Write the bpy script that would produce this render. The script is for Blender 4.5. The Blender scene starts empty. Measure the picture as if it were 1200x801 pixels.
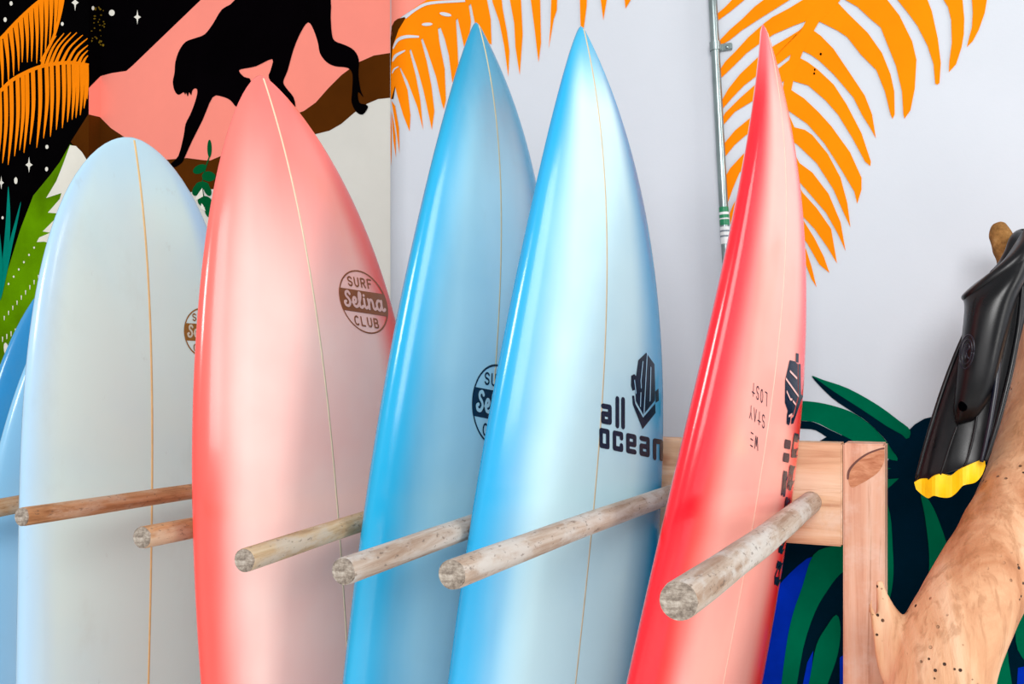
import bpy, bmesh, math, random
import numpy as np
from mathutils import Vector, Matrix, noise as mnoise

random.seed(7)
# ------------------------------------------------------------------ camera
K = 1.3                      # scale of the survey units to metres
H = 1.45                     # camera height above the floor
F = 1167.0                   # focal length in pixels of the 1200 px frame
TH = math.radians(24.4)      # camera turned to the left of the wall normal
CX, CY = 600.0, 435.0        # CY: horizon row
FW = np.array([-math.sin(TH), math.cos(TH), 0.0])
RT = np.array([math.cos(TH), math.sin(TH), 0.0])
UP = np.array([0.0, 0.0, 1.0])

scene = bpy.context.scene
COL = scene.collection
cd = bpy.data.cameras.new('camera')
cam = bpy.data.objects.new('camera', cd)
COL.objects.link(cam)
cam.location = (0, 0, H)
cam.rotation_euler = (math.pi / 2, 0, TH)
cd.sensor_width = 36.0
cd.lens = F / 1200.0 * 36.0
cd.shift_y = (435.0 - 400.5) / 1200.0
cd.clip_start = 0.02
scene.camera = cam

# ------------------------------------------------------------------ light
world = bpy.data.worlds.new('world')
scene.world = world
world.use_nodes = True
bg = world.node_tree.nodes['Background']
bg.inputs['Color'].default_value = (0.94, 0.97, 1.0, 1)
bg.inputs['Strength'].default_value = 0.62


def area(name, loc, target, sx, sy, power, color):
    l = bpy.data.lights.new(name, 'AREA')
    l.shape = 'RECTANGLE'
    l.size, l.size_y = sx, sy
    l.energy = power
    l.color = color
    o = bpy.data.objects.new(name, l)
    COL.objects.link(o)
    o.location = loc
    o.rotation_euler = (Vector(target) - Vector(loc)).to_track_quat('-Z', 'Y').to_euler()
    return o


area('daylight_open_side', (3.2, 0.75, 2.2), (-0.6, 1.3, 1.5), 1.3, 2.8, 62, (1.0, 0.985, 0.96))
area('daylight_front', (1.0, -2.9, 2.9), (-0.5, 1.4, 1.3), 1.9, 1.3, 150, (1.0, 0.99, 0.98))

vs = scene.view_settings
vs.view_transform = 'Standard'
vs.look = 'None'
vs.exposure = 0.12
vs.gamma = 1.0
vs.use_curve_mapping = False


# ------------------------------------------------------------------ helpers
def lin(c):
    return tuple(((v / 255.0) / 12.92 if v / 255.0 <= 0.04045 else ((v / 255.0 + 0.055) / 1.055) ** 2.4) for v in c) + (1.0,)


def W(p):
    return Vector((p[0] * K, p[1] * K, p[2] * K + H))


def ray(px, py):
    return FW + (px - CX) / F * RT + (CY - py) / F * UP


def unproj(px, py, Y):
    d = ray(px, py)
    return d * (Y / d[1])


def proj(P):
    d = P @ FW
    return np.array([CX + F * (P @ RT) / d, CY - F * P[2] / d])


def link(name, me, mat=None, parent=None, smooth=False):
    o = bpy.data.objects.new(name, me)
    COL.objects.link(o)
    if mat is not None and len(me.materials) == 0:
        me.materials.append(mat)
    if parent is not None:
        o.parent = parent
    if smooth:
        for p in me.polygons:
            p.use_smooth = True
    return o


def from_bm(name, bm, mat=None, parent=None, smooth=False):
    me = bpy.data.meshes.new(name)
    bm.to_mesh(me)
    bm.free()
    return link(name, me, mat, parent, smooth)


def thing(name, label, cat, loc=(0, 0, 0), group=None):
    o = bpy.data.objects.new(name, None)
    COL.objects.link(o)
    o.empty_display_size = 0.1
    o.location = loc
    o['label'] = label
    o['category'] = cat
    if group:
        o['group'] = group
    return o


def keep(o, root):
    """parent o to root, keeping o's mesh where it is in world space"""
    o.parent = root
    o.matrix_parent_inverse = Matrix.Translation(root.location).inverted()


def catmull(pts, n=6, closed=False):
    pts = [np.array(p, float) for p in pts]
    out = []
    m = len(pts)
    rng = range(m) if closed else range(m - 1)
    for i in rng:
        p0 = pts[(i - 1) % m] if closed or i > 0 else pts[i]
        p1 = pts[i]
        p2 = pts[(i + 1) % m]
        p3 = pts[(i + 2) % m] if closed or i + 2 < m else pts[(i + 1) % m]
        for k in range(n):
            t = k / n
            out.append(0.5 * ((2 * p1) + (-p0 + p2) * t + (2 * p0 - 5 * p1 + 4 * p2 - p3) * t * t + (-p0 + 3 * p1 - 3 * p2 + p3) * t ** 3))
    if not closed:
        out.append(pts[-1])
    return [tuple(p) for p in out]


# ------------------------------------------------------------------ materials
class N:
    def __init__(self, name, rough=0.5, spec=0.5):
        self.m = bpy.data.materials.new(name)
        self.m.use_nodes = True
        self.t = self.m.node_tree
        self.p = self.t.nodes['Principled BSDF']
        self.p.inputs['Roughness'].default_value = rough
        self.p.inputs['Specular IOR Level'].default_value = spec

    def new(self, kind, **kw):
        n = self.t.nodes.new(kind)
        for k, v in kw.items():
            setattr(n, k, v)
        return n

    def ln(self, a, b):
        self.t.links.new(a, b)

    def coords(self, scale=(1, 1, 1), kind='Object'):
        tc = self.new('ShaderNodeTexCoord')
        mp = self.new('ShaderNodeMapping')
        mp.inputs['Scale'].default_value = scale
        self.ln(tc.outputs[kind], mp.inputs['Vector'])
        return mp.outputs['Vector']

    def noise(self, vec, scale, detail=4, rough=0.6, dist=0.0):
        n = self.new('ShaderNodeTexNoise')
        n.inputs['Scale'].default_value = scale
        n.inputs['Detail'].default_value = detail
        n.inputs['Roughness'].default_value = rough
        n.inputs['Distortion'].default_value = dist
        self.ln(vec, n.inputs['Vector'])
        return n.outputs['Fac']

    def ramp(self, fac, stops):
        r = self.new('ShaderNodeValToRGB')
        el = r.color_ramp.elements
        while len(el) < len(stops):
            el.new(0.5)
        for e, (p, c) in zip(el, stops):
            e.position = p
            e.color = lin(c) if len(c) == 3 else c
        self.ln(fac, r.inputs['Fac'])
        return r.outputs['Color']

    def mix(self, fac, a, b, mode='MIX'):
        n = self.new('ShaderNodeMix', data_type='RGBA', blend_type=mode)
        for s, v in ((n.inputs[0], fac), (n.inputs[6], a), (n.inputs[7], b)):
            if hasattr(v, 'links') or hasattr(v, 'is_linked'):
                self.ln(v, s)
            elif isinstance(v, (int, float)):
                s.default_value = v
            else:
                s.default_value = lin(v) if len(v) == 3 else v
        return n.outputs[2]

    def math(self, op, a, b=0.0, c=0.0, clamp=False):
        n = self.new('ShaderNodeMath', operation=op, use_clamp=clamp)
        for s, v in zip(n.inputs, (a, b, c)):
            if isinstance(v, (int, float)):
                s.default_value = v
            else:
                self.ln(v, s)
        return n.outputs[0]

    def smooth(self, x, lo, hi, a=0.0, b=1.0):
        n = self.new('ShaderNodeMapRange', interpolation_type='SMOOTHSTEP')
        self.ln(x, n.inputs[0])
        for i, v in zip((1, 2, 3, 4), (lo, hi, a, b)):
            n.inputs[i].default_value = v
        return n.outputs[0]

    def color(self, c):
        if isinstance(c, tuple):
            self.p.inputs['Base Color'].default_value = lin(c)
        else:
            self.ln(c, self.p.inputs['Base Color'])

    def bump(self, h, strength=0.2, dist=0.01):
        b = self.new('ShaderNodeBump')
        b.inputs['Strength'].default_value = strength
        b.inputs['Distance'].default_value = dist
        self.ln(h, b.inputs['Height'])
        self.ln(b.outputs['Normal'], self.p.inputs['Normal'])


def paint(name, c, var=0.08, rough=0.45, scale=9.0, spec=0.0):
    n = N(name, rough, spec)
    v = n.coords(kind='Object')
    f = n.noise(v, scale, 5, 0.6)
    d = tuple(max(0, int(x * (1 - var))) for x in c)
    e = tuple(min(255, int(x * (1 + var * 0.5))) for x in c)
    n.color(n.ramp(f, [(0.3, d), (0.7, e)]))
    n.bump(n.noise(v, 160, 3), 0.08, 0.002)
    return n.m


M = {}
M['wall_white'] = paint('wall_white_paint', (203, 207, 214), 0.02, 0.55, 2.0)
M['wall_cream'] = paint('wall_cream_paint', (212, 210, 202), 0.03, 0.55, 3.0)
M['wall_black'] = paint('wall_black_paint', (5, 4, 5), 0.3, 0.4)
M['m_black'] = paint('mural_black_paint', (5, 3, 5), 0.3, 0.4)
M['m_pink'] = paint('mural_pink_paint', (248, 143, 127), 0.03, 0.45, 3.0)
M['m_brown'] = paint('mural_brown_paint', (80, 40, 8), 0.12, 0.45, 6.0)
M['m_orange'] = paint('mural_orange_paint', (250, 134, 12), 0.04, 0.4, 8.0)
M['m_cream'] = paint('mural_cream_paint', (226, 222, 210), 0.03, 0.5)
M['m_lime'] = paint('mural_lime_paint', (88, 134, 4), 0.25, 0.45, 5.0)
M['m_teal'] = paint('mural_teal_paint', (4, 128, 112), 0.1)
M['m_leafgreen'] = paint('mural_leaf_green_paint', (4, 84, 44), 0.1)
M['m_green'] = paint('mural_emerald_paint', (0, 98, 68), 0.15, 0.45, 6.0)
M['m_navy'] = paint('mural_dark_teal_paint', (2, 26, 40), 0.15)
M['m_blue'] = paint('mural_cobalt_paint', (4, 44, 170), 0.2)
M['m_gold'] = paint('mural_gold_fleck_paint', (120, 96, 24), 0.3)


def concrete():
    n = N('floor_concrete', 0.7)
    v = n.coords()
    f = n.noise(v, 3, 8, 0.65)
    n.color(n.ramp(f, [(0.3, (206, 204, 198)), (0.7, (228, 226, 220))]))
    n.bump(n.noise(v, 60, 6), 0.2, 0.004)
    return n.m


M['floor'] = concrete()


def lumber(name, axis, c0=(186, 132, 96), c1=(226, 182, 146), c2=(238, 208, 180)):
    n = N(name, 0.6, 0.3)
    s = [26, 26, 26]
    s[axis] = 1.6
    v = n.coords(tuple(s))
    f = n.noise(v, 1.0, 6, 0.62, 0.9)
    fine = n.noise(n.coords(tuple(x * 5 for x in s)), 1.0, 3, 0.6)
    col = n.ramp(f, [(0.28, c0), (0.5, c1), (0.72, c2)])
    s2 = [9, 9, 9]
    s2[axis] = 2.2
    kn = n.noise(n.coords(tuple(s2)), 1.0, 3, 0.5, 1.5)
    col = n.mix(n.smooth(kn, 0.58, 0.72), col, (176, 98, 54))
    s3 = [44, 44, 44]
    s3[axis] = 2.4
    sk = n.noise(n.coords(tuple(s3)), 1.0, 5, 0.7, 0.4)
    col = n.mix(n.smooth(sk, 0.56, 0.68, 0, 0.6), col, (168, 104, 70))
    wh = n.noise(n.coords((7, 7, 7)), 1.0, 6, 0.7)
    col = n.mix(n.smooth(wh, 0.5, 0.72, 0, 0.55), col, (240, 222, 208))
    col = n.mix(n.math('MULTIPLY', fine, 0.22), col, (150, 100, 70))
    n.color(col)
    n.bump(f, 0.25, 0.004)
    return n.m


M['beam'] = lumber('planed_pine_beam', 0)
M['post'] = lumber('planed_pine_post', 2, (196, 128, 100), (226, 178, 150), (238, 206, 184))


def knot_mat():
    n = N('pine_knot', 0.6, 0.3)
    v = n.coords((20, 20, 60))
    f = n.noise(v, 2.0, 5, 0.6, 1.0)
    n.color(n.ramp(f, [(0.3, (166, 100, 66)), (0.6, (198, 138, 102)), (0.8, (218, 168, 134))]))
    return n.m


M['knot'] = knot_mat()


def peg_mat(name, dark, mid, light, grey):
    n = N(name, 0.62, 0.25)
    oi = n.new('ShaderNodeObjectInfo')
    tc = n.new('ShaderNodeTexCoord')
    add = n.new('ShaderNodeVectorMath', operation='ADD')
    sc = n.new('ShaderNodeVectorMath', operation='SCALE')
    n.ln(oi.outputs['Location'], sc.inputs[0])
    sc.inputs['Scale'].default_value = 7.0
    n.ln(tc.outputs['Object'], add.inputs[0])
    n.ln(sc.outputs[0], add.inputs[1])

    def vec(s):
        m = n.new('ShaderNodeMapping')
        m.inputs['Scale'].default_value = s
        n.ln(add.outputs[0], m.inputs['Vector'])
        return m.outputs['Vector']
    grain = n.noise(vec((70, 70, 5)), 1.0, 6, 0.65, 0.6)
    blot = n.noise(vec((26, 26, 9)), 1.0, 5, 0.65)
    speck = n.noise(vec((180, 180, 90)), 1.0, 3, 0.6)
    col = n.ramp(grain, [(0.28, dark), (0.5, mid), (0.72, light)])
    col = n.mix(n.smooth(blot, 0.44, 0.62, 0, 0.8), col, grey)
    col = n.mix(n.smooth(blot, 0.40, 0.28, 0, 0.7), col, dark)
    col = n.mix(n.smooth(speck, 0.60, 0.68, 0, 0.55), col, (86, 70, 60))
    n.color(col)
    n.bump(grain, 0.5, 0.003)
    return n.m


M['peg_brown'] = peg_mat('weathered_brown_dowel', (126, 82, 48), (182, 134, 92), (208, 172, 134), (196, 170, 144))
M['peg_tan'] = peg_mat('weathered_tan_dowel', (140, 108, 76), (188, 160, 124), (208, 188, 158), (192, 180, 164))
M['peg_grey'] = peg_mat('weathered_grey_dowel', (136, 104, 78), (176, 158, 142), (206, 198, 188), (198, 194, 188))


def peg_end():
    n = N('sawn_dowel_end', 0.8, 0.1)
    f = n.noise(n.coords((120, 120, 120)), 1.0, 6, 0.7)
    g = n.noise(n.coords((40, 220, 40)), 1.0, 4, 0.7)
    col = n.ramp(n.math('MULTIPLY_ADD', f, 0.6, n.math('MULTIPLY', g, 0.4)), [(0.36, (78, 66, 58)), (0.5, (150, 138, 126)), (0.66, (200, 190, 178))])
    n.color(col)
    n.bump(f, 0.5, 0.003)
    return n.m


M['peg_end'] = peg_end()


def board_mat(name, centre, edge, lo, hi, nose_r, nose_c=None, mott=0.1, dirt=0.0, rough=0.2, under=None):
    """airbrushed resin: 'acr' = 0 on the stringer .. 1 on the rail, 'nos' = metres from the nose"""
    n = N(name, rough, 0.5)
    a = n.new('ShaderNodeAttribute', attribute_name='acr').outputs['Fac']
    e = n.new('ShaderNodeAttribute', attribute_name='nos').outputs['Fac']
    v = n.coords()
    v2 = n.coords((10, 10, 1.6))
    nz = n.noise(v2, 1.0, 3, 0.5)
    wob = n.math('MULTIPLY_ADD', nz, mott * 2, -mott)
    fa = n.smooth(n.math('ADD', a, wob), lo, hi)
    fn = n.smooth(n.math('ADD', e, n.math('MULTIPLY', wob, 0.5)), nose_r, 0.0)
    col = n.mix(fa, centre, edge)
    col = n.mix(fn, col, nose_c or edge)
    cl = n.noise(v, 3.2, 4, 0.55)
    col = n.mix(n.smooth(cl, 0.42, 0.7, 0, 0.16), col, edge)
    if dirt:
        d1 = n.noise(n.coords((7, 7, 4)), 1.0, 6, 0.62)
        col = n.mix(n.smooth(d1, 0.52, 0.74, 0, dirt), col, (158, 160, 146))
        d2 = n.noise(n.coords((34, 34, 22)), 1.0, 4, 0.6)
        col = n.mix(n.smooth(d2, 0.66, 0.74, 0, dirt * 0.8), col, (140, 140, 130))
    if under:
        u = n.new('ShaderNodeAttribute', attribute_name='under').outputs['Fac']
        col = n.mix(n.smooth(u, 0.15, 0.5), col, under)
    n.color(col)
    sc = n.noise(n.coords((90, 90, 20)), 1.0, 5, 0.7)
    r = n.smooth(sc, 0.5, 0.75, rough, rough + 0.07)
    n.ln(r, n.p.inputs['Roughness'])
    n.p.inputs['Coat Weight'].default_value = 0.25
    n.p.inputs['Coat Roughness'].default_value = 0.12
    n.bump(n.noise(v, 12, 2), 0.05, 0.004)
    return n.m


def flat(name, c, rough=0.4, spec=0.4):
    n = N(name, rough, spec)
    v = n.coords()
    f = n.noise(v, 60, 4, 0.6)
    n.color(n.ramp(f, [(0.3, tuple(int(x * 0.93) for x in c)), (0.7, c)]))
    return n.m


# ------------------------------------------------------------------ the building: walls and floor
YW, YP = 1.42, 1.49                    # right wall plane, left panel plane (survey units)
a1 = TH + math.atan((600 - 104) / F)
a2 = TH + math.atan((600 - 118) / F)
XP = -math.tan(a1) * YP
YL = -XP / math.tan(a2)                # recessed back wall plane
RC = 0.06                              # rounded corner radius
al = TH + math.atan((600 - 457.5) / F)
XC = RC * math.cos(al) - math.tan(al) * (YW + RC - RC * math.sin(al))
ARC = [(XC - RC * math.sin(t), YW + RC - RC * math.cos(t)) for t in np.linspace(0, math.pi / 2, 25)]
PROFILE = [(3.2, YW), (XC, YW)] + ARC[1:] + [(XC - RC, YL), (XP, YL), (XP, YP), (-3.4, YP)]


def wall_hit(px):
    """plan position where the sight line of pixel column px meets the walls"""
    d = FW + (px - CX) / F * RT
    best = None
    for (x0, y0), (x1, y1) in zip(PROFILE[:-1], PROFILE[1:]):
        sx, sy = x1 - x0, y1 - y0
        den = d[0] * sy - d[1] * sx
        if abs(den) < 1e-12:
            continue
        t = (x0 * sy - y0 * sx) / den
        u = (x0 * d[1] - y0 * d[0]) / den
        if t > 0 and -1e-6 <= u <= 1 + 1e-6 and (best is None or t < best):
            best = t
    return best


def prism(name, plan, z0, z1, mat):
    bm = bmesh.new()
    lo = [bm.verts.new((x * K, y * K, z0)) for x, y in plan]
    hi = [bm.verts.new((x * K, y * K, z1)) for x, y in plan]
    n = len(plan)
    for i in range(n):
        bm.faces.new((lo[i], lo[(i + 1) % n], hi[(i + 1) % n], hi[i]))
    bm.faces.new(lo)
    bm.faces.new(hi)
    bmesh.ops.recalc_face_normals(bm, faces=bm.faces)
    o = from_bm(name, bm, mat)
    o['kind'] = 'structure'
    return o


ZT = 3.0
wall_right = prism('wall_right', [(3.2, YW), (XC, YW)] + ARC[1:] + [(XC - RC, YL + 0.1), (3.2, YL + 0.1)], 0, ZT, M['wall_white'])
wall_back = prism('wall_back', [(XC - RC, YL), (XP, YL), (XP, YL + 0.1), (XC - RC, YL + 0.1)], 0, ZT, M['wall_cream'])
wall_left = prism('wall_left', [(XP, YP), (-3.4, YP), (-3.4, YL + 0.1), (XP, YL + 0.1)], 0, ZT, M['wall_black'])
wall_right['label'] = 'white painted wall with orange palm fronds and dark green plant mural'
wall_back['label'] = 'recessed cream wall with coral sky, brown hill and black animal mural'
wall_left['label'] = 'black painted wall panel with orange fronds and small stars'
bm = bmesh.new()
vv = [bm.verts.new(p) for p in ((-4.6, -4.5, 0), (4.2, -4.5, 0), (4.2, (YL + 0.1) * K, 0), (-4.6, (YL + 0.1) * K, 0))]
wv = [bm.verts.new((v.co.x, v.co.y, -0.1)) for v in vv]
bm.faces.new(vv)
for i in range(4):
    bm.faces.new((vv[i], wv[i], wv[(i + 1) % 4], vv[(i + 1) % 4]))
bmesh.ops.recalc_face_normals(bm, faces=bm.faces)
floor = from_bm('floor', bm, M['floor'])
floor['kind'] = 'structure'


# ------------------------------------------------------------------ flat shapes in the frame, laid on walls or boards
def flat_mesh(polys, cuts_x=(), cuts_y=()):
    """triangulated 2D mesh of polygons, cut along grid lines; returns verts, faces"""
    bm = bmesh.new()
    for poly in polys:
        vs_ = [bm.verts.new((p[0], p[1], 0)) for p in poly]
        fc = bm.faces.new(vs_)
        fc.normal_update()
        if fc.normal.z > 0:
            fc.normal_flip()
            fc.normal_update()
    bmesh.ops.triangulate(bm, faces=bm.faces[:], ngon_method='EAR_CLIP')
    for x in cuts_x:
        bmesh.ops.bisect_plane(bm, geom=bm.verts[:] + bm.edges[:] + bm.faces[:], plane_co=(x, 0, 0), plane_no=(1, 0, 0), dist=1e-5)
    for y in cuts_y:
        bmesh.ops.bisect_plane(bm, geom=bm.verts[:] + bm.edges[:] + bm.faces[:], plane_co=(0, y, 0), plane_no=(0, 1, 0), dist=1e-5)
    bm.verts.index_update()
    v = [(q.co.x, q.co.y) for q in bm.verts]
    f = [[q.index for q in fc.verts] for fc in bm.faces]
    bm.free()
    return v, f


def flat_parts(polys, cuts_x=(), cuts_y=()):
    """flat_mesh polygon by polygon; also returns the polygon number of every vertex"""
    V, Fc, I = [], [], []
    for k, q in enumerate(polys):
        xs, ys = [p[0] for p in q], [p[1] for p in q]
        v, f = flat_mesh([q], [c for c in cuts_x if min(xs) < c < max(xs)], [c for c in cuts_y if min(ys) < c < max(ys)])
        n0 = len(V)
        V += v
        Fc += [[a + n0 for a in g] for g in f]
        I += [k] * len(v)
    return V, Fc, I


SEAMS = [104, 118] + [458 + 1.5 * i for i in range(16)]


def mural(name, polys, mat, layer, parent, label=None):
    xs = [p[0] for q in polys for p in q]
    cuts = [c for c in SEAMS if min(xs) < c < max(xs)]
    v, f, idx = flat_parts(polys, cuts)
    co = []
    for (x, y), k in zip(v, idx):
        t = wall_hit(x)
        d = ray(x, y)
        t -= 0.00045 * layer + 0.000016 * k
        co.append(W(d * t))
    me = bpy.data.meshes.new(name)
    me.from_pydata(co, [], f)
    me.update()
    if me.polygons[0].normal.dot(Vector((0, 0, H)) - me.polygons[0].center) < 0:
        me.flip_normals()
    o = link(name, me, M[mat], parent)
    if label:
        o['label'] = label
    return o


def crv(pts, n=4):
    return catmull(pts, n, True)


def ell(cx, cy, rx, ry, rot=0.0, n=20):
    c, s = math.cos(rot), math.sin(rot)
    return [(cx + rx * math.cos(t) * c - ry * math.sin(t) * s, cy + rx * math.cos(t) * s + ry * math.sin(t) * c) for t in np.linspace(0, 2 * math.pi, n, endpoint=False)]


def taper(pts, w0, w1, n=5, wm=None):
    """leaf-like ribbon along pts: width w0 at start, wm in the middle, w1 at the end"""
    c = catmull(pts, n)
    L, R = [], []
    m = len(c)
    for i, p in enumerate(c):
        a = c[max(i - 1, 0)]
        b = c[min(i + 1, m - 1)]
        dx, dy = b[0] - a[0], b[1] - a[1]
        l = math.hypot(dx, dy) or 1
        t = i / (m - 1)
        w = w0 + (w1 - w0) * t if wm is None else (w0 * (1 - t) ** 2 + 2 * wm * t * (1 - t) * 1.3 + w1 * t * t)
        L.append((p[0] - dy / l * w / 2, p[1] + dx / l * w / 2))
        R.append((p[0] + dy / l * w / 2, p[1] - dx / l * w / 2))
    return L + R[::-1]


# --- recessed wall: night sky, coral sky, brown hill, cream ground, black animal
pink_low = [(104, 134), (117, 137), (130, 150), (145, 160), (175, 174), (195, 187), (219, 185), (238, 187.5), (246, 188), (258, 183), (290, 170), (325, 148), (347, 133), (356, 130), (370, 120), (385, 103), (400, 88), (420, 73), (438, 65), (457.2, 62)]
mural('painted_coral_sky', [[(104, -230)] + pink_low + [(457.2, -230)]], 'm_pink', 1, wall_back)
mural('painted_brown_hill', [pink_low[::-1] + [(104, 240), (190, 232), (224, 225), (236, 222), (262, 221), (320, 190), (355, 161), (370, 157), (386, 153), (400, 145), (415, 132), (430, 121.5), (443, 116), (457.2, 114.5)]], 'm_brown', 1, wall_back)
mural('painted_night_sky', [[(104, -230), (104, 103), (118, 89), (131, 85.5), (148, 83), (155, 77), (235, 0), (330, -90), (470, -230)]], 'm_black', 2, wall_back)
animal = [(275, 0), (260, 11), (250, 27), (240, 40), (227.5, 45), (217.5, 49), (210, 59), (205.5, 72.5), (204.5, 85), (202.5, 96), (204.5, 106), (209, 111), (215, 108), (217, 111), (218, 108.5), (220, 113), (221.5, 108), (224, 111.5), (225, 107), (227, 104), (230.5, 104), (231, 110), (227.5, 122.5), (222.5, 135), (217.5, 145), (215, 160), (209, 182.5), (200, 192), (204, 196), (212.5, 191), (216, 185), (225, 165), (237.5, 140), (249, 114), (260, 113), (270, 117.5), (277, 125), (285, 122), (294, 95), (286, 90), (280.5, 84), (282.5, 81), (300, 77.5), (319, 69), (317, 82.5), (315, 91), (325, 107), (340, 120), (346, 126), (344, 114), (335, 102.5), (332, 95), (337, 82.5), (344, 57.5), (352.5, 37.5), (361, 26), (367.5, 35), (372.5, 50), (375, 62.5), (382.5, 72.5), (392.5, 77.5), (407.5, 79.5), (413, 87.5), (412.5, 107.5), (412, 120), (417.5, 131), (425, 134), (431, 126), (429, 122.5), (421, 120), (419.5, 107.5), (426, 114), (422.5, 105), (420, 87.5), (420.5, 70), (415, 59), (405, 53), (392.5, 48), (389, 40), (387.5, 20), (387.5, 0), (380, -45), (330, -62), (290, -35)]
mural('painted_animal', [crv(animal, 3)], 'm_black', 4, wall_back, 'black silhouette of a long-limbed climbing animal')
sprig = [ell(245.5, 174, 2.6, 10.5), ell(234, 198, 8.5, 5, -0.45), ell(244.5, 206.5, 8, 6, 0.1), ell(231, 222, 5, 8, 0.55), ell(243, 222, 4, 8, -0.4), ell(237, 217, 8, 4.5), ell(240, 236, 8.5, 6.5, 0.2), ell(245, 247, 5, 8, -0.2), taper([(245.5, 183), (240, 200), (237, 220), (243, 245)], 1.6, 1.2)]
mural('painted_sprig', sprig, 'm_leafgreen', 3, wall_back)
mural('painted_sprig_veins', [[(235.5, 222), (237, 220), (238, 230), (229, 235), (230, 230)], [(236, 238), (238, 240), (241, 247), (235, 244)]], 'm_cream', 5, wall_back)


def star(cx, cy, rx, ry):
    k = 0.25
    return [(cx, cy - ry), (cx + rx * k, cy - ry * k), (cx + rx, cy), (cx + rx * k, cy + ry * k), (cx, cy + ry), (cx - rx * k, cy + ry * k), (cx - rx, cy), (cx - rx * k, cy - ry * k)]


for s in (star(161, 20, 4.2, 8.5), ell(131, 15, 3.4, 3.6), ell(109, 9.5, 1.6, 2.4)):
    mural('painted_star', [s], 'm_cream', 4, wall_back)
rnd = random.Random(3)
mural('painted_gold_flecks', [ell(107 + rnd.random() * 16, 8 + rnd.random() * 46, 0.5 + rnd.random(), 0.5 + rnd.random() * 0.8, 0, 7) for _ in range(34)], 'm_gold', 4, wall_back)

# --- left panel
mural('painted_brown_hill', [[(104, 133), (83, 166), (87, 172), (101, 186), (104, 240)]], 'm_brown', 2, wall_left)
lime = [(82, 169), (70, 190), (58, 206), (39, 229), (24, 268), (10, 313), (0, 339), (-60, 470), (-60, 620), (104, 620), (104, 260), (104, 190), (92, 174)]
mural('painted_lime_leaf', [lime], 'm_lime', 3, wall_left)
mural('painted_cream_leaf_edge', [[(82, 170), (89, 171), (96, 178), (103.9, 191), (103.9, 300), (52, 283), (43, 283.5), (46, 278), (59, 272.5), (50, 271), (63, 258), (68, 250), (56, 249), (70, 233), (72, 226), (54, 232), (66, 212), (74, 192)]], 'm_cream', 4, wall_left)
ticks = []
for i in range(6):
    ticks.append(ell(40 - i * 6, 290 + i * 8.5, 1.1, 1.4, 0, 7))
for r0, n, x0, dx, y0, dy, l in ((0, 9, 45, -5, 322, 6, 5), (1, 8, 38, -5, 372, 3.2, 6)):
    for i in range(n):
        x, y = x0 + dx * i, y0 + dy * i
        ticks.append([(x - 0.7, y), (x + 0.7, y), (x + 0.4, y + l), (x - 0.4, y + l)])
ticks += [ell(8, 411, 3.2, 10, -0.2, 12), ell(2, 432, 2.4, 6, -0.2, 10), ell(26, 380, 1.6, 9, 0.1, 10), ell(33, 374, 1.5, 8, 0.1, 10)]
mural('painted_leaf_flecks', ticks, 'm_cream', 5, wall_left)
mural('painted_grass_blade', [crv([(9.8, 218), (12, 250), (11, 285), (6, 320), (0, 345), (-4, 345), (2, 310), (6, 270), (8, 240)])], 'm_teal', 5, wall_left)
mural('painted_grass_blade', [crv([(24.5, 236), (21, 258), (15, 285), (8, 320), (1, 350), (-2, 345), (5, 310), (12, 280), (18, 258)])], 'm_teal', 6, wall_left)
mural('painted_grass_blade', [crv([(-1, 272), (2, 295), (3, 320), (0, 345), (-5, 340), (-4, 300)])], 'm_teal', 7, wall_left)
fr = []
tops = [(-24, 84), (-18, 73), (-12, 63), (-6, 54), (0, 47), (6, 40), (12, 33), (18, 27), (24, 21), (30, 16), (36, 10), (42, 5), (48, 0), (54, -4), (60, -8), (66, -11), (72, -13)]
bots = [(-20, 150), (-14, 140), (-8, 128), (-2, 118), (3, 106), (10, 97), (16, 89), (22, 83), (26, 73), (32, 73), (37, 72), (43, 74), (48, 73), (53, 62), (58, 52), (63, 44), (66, 38)]
for (x0, y0), (x1, y1) in zip(tops, bots):
    xm = x0 * 0.45 + x1 * 0.55 + 1.0
    fr.append(taper([(x0, y0), (xm, (y0 + y1) / 2), (x1, y1)], 6.2, 0.8, 5))
fr.append(taper([(-30, 96), (-8, 56), (6, 40), (24, 21), (48, 0), (74, -16)], 4, 4))
fr.append(taper([(48, 72), (56, 58), (64, 40), (72, 10), (75, -10)], 3.4, 3.4))
mural('painted_palm_frond', fr, 'm_orange', 5, wall_left)
fr = [taper([(-44, 158), (-24, 132), (-6, 112), (2, 105), (14, 94), (30, 85), (46, 78.5), (65, 74.5), (85, 73.5), (103.9, 76.5)], 4.5, 4.0)]


def stem_y(x):
    return float(np.interp(x, [-44, -24, -6, 2, 14, 30, 46, 65, 85, 104], [158, 132, 112, 105, 94, 85, 78.5, 74.5, 73.5, 76.5]))


for x, y in ((-42, 232), (-35, 228), (-28, 222), (-20, 214), (-12, 208), (-4, 200), (3, 191), (9.5, 193), (17, 183), (23, 176), (28, 179), (35, 169), (43, 173), (51, 162), (59, 160), (66, 152), (73, 150), (79, 143), (84.5, 140), (89, 138), (94, 135), (98.5, 127), (102, 116)):
    xb = x + 3.5 if x < 55 else x + 1.5
    xb = min(xb, 101.4)
    fr.append(taper([(xb, stem_y(xb)), (min(xb + 0.6, 102), (stem_y(xb) + y) / 2), (x, y)], 4.6, 0.7, 5, 4.4))
for (xb, tx, ty) in ((49, 66, 42), (54, 75, 39), (59, 83, 38), (65, 90, 38), (72, 97, 41), (79, 102.5, 45), (86, 103, 53), (92, 103, 59), (97, 103, 65)):
    yb = stem_y(xb)
    fr.append(taper([(xb, yb), ((xb * 0.62 + tx * 0.38), yb * 0.45 + ty * 0.55), (tx, ty)], 4.2, 0.9, 5))
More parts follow.
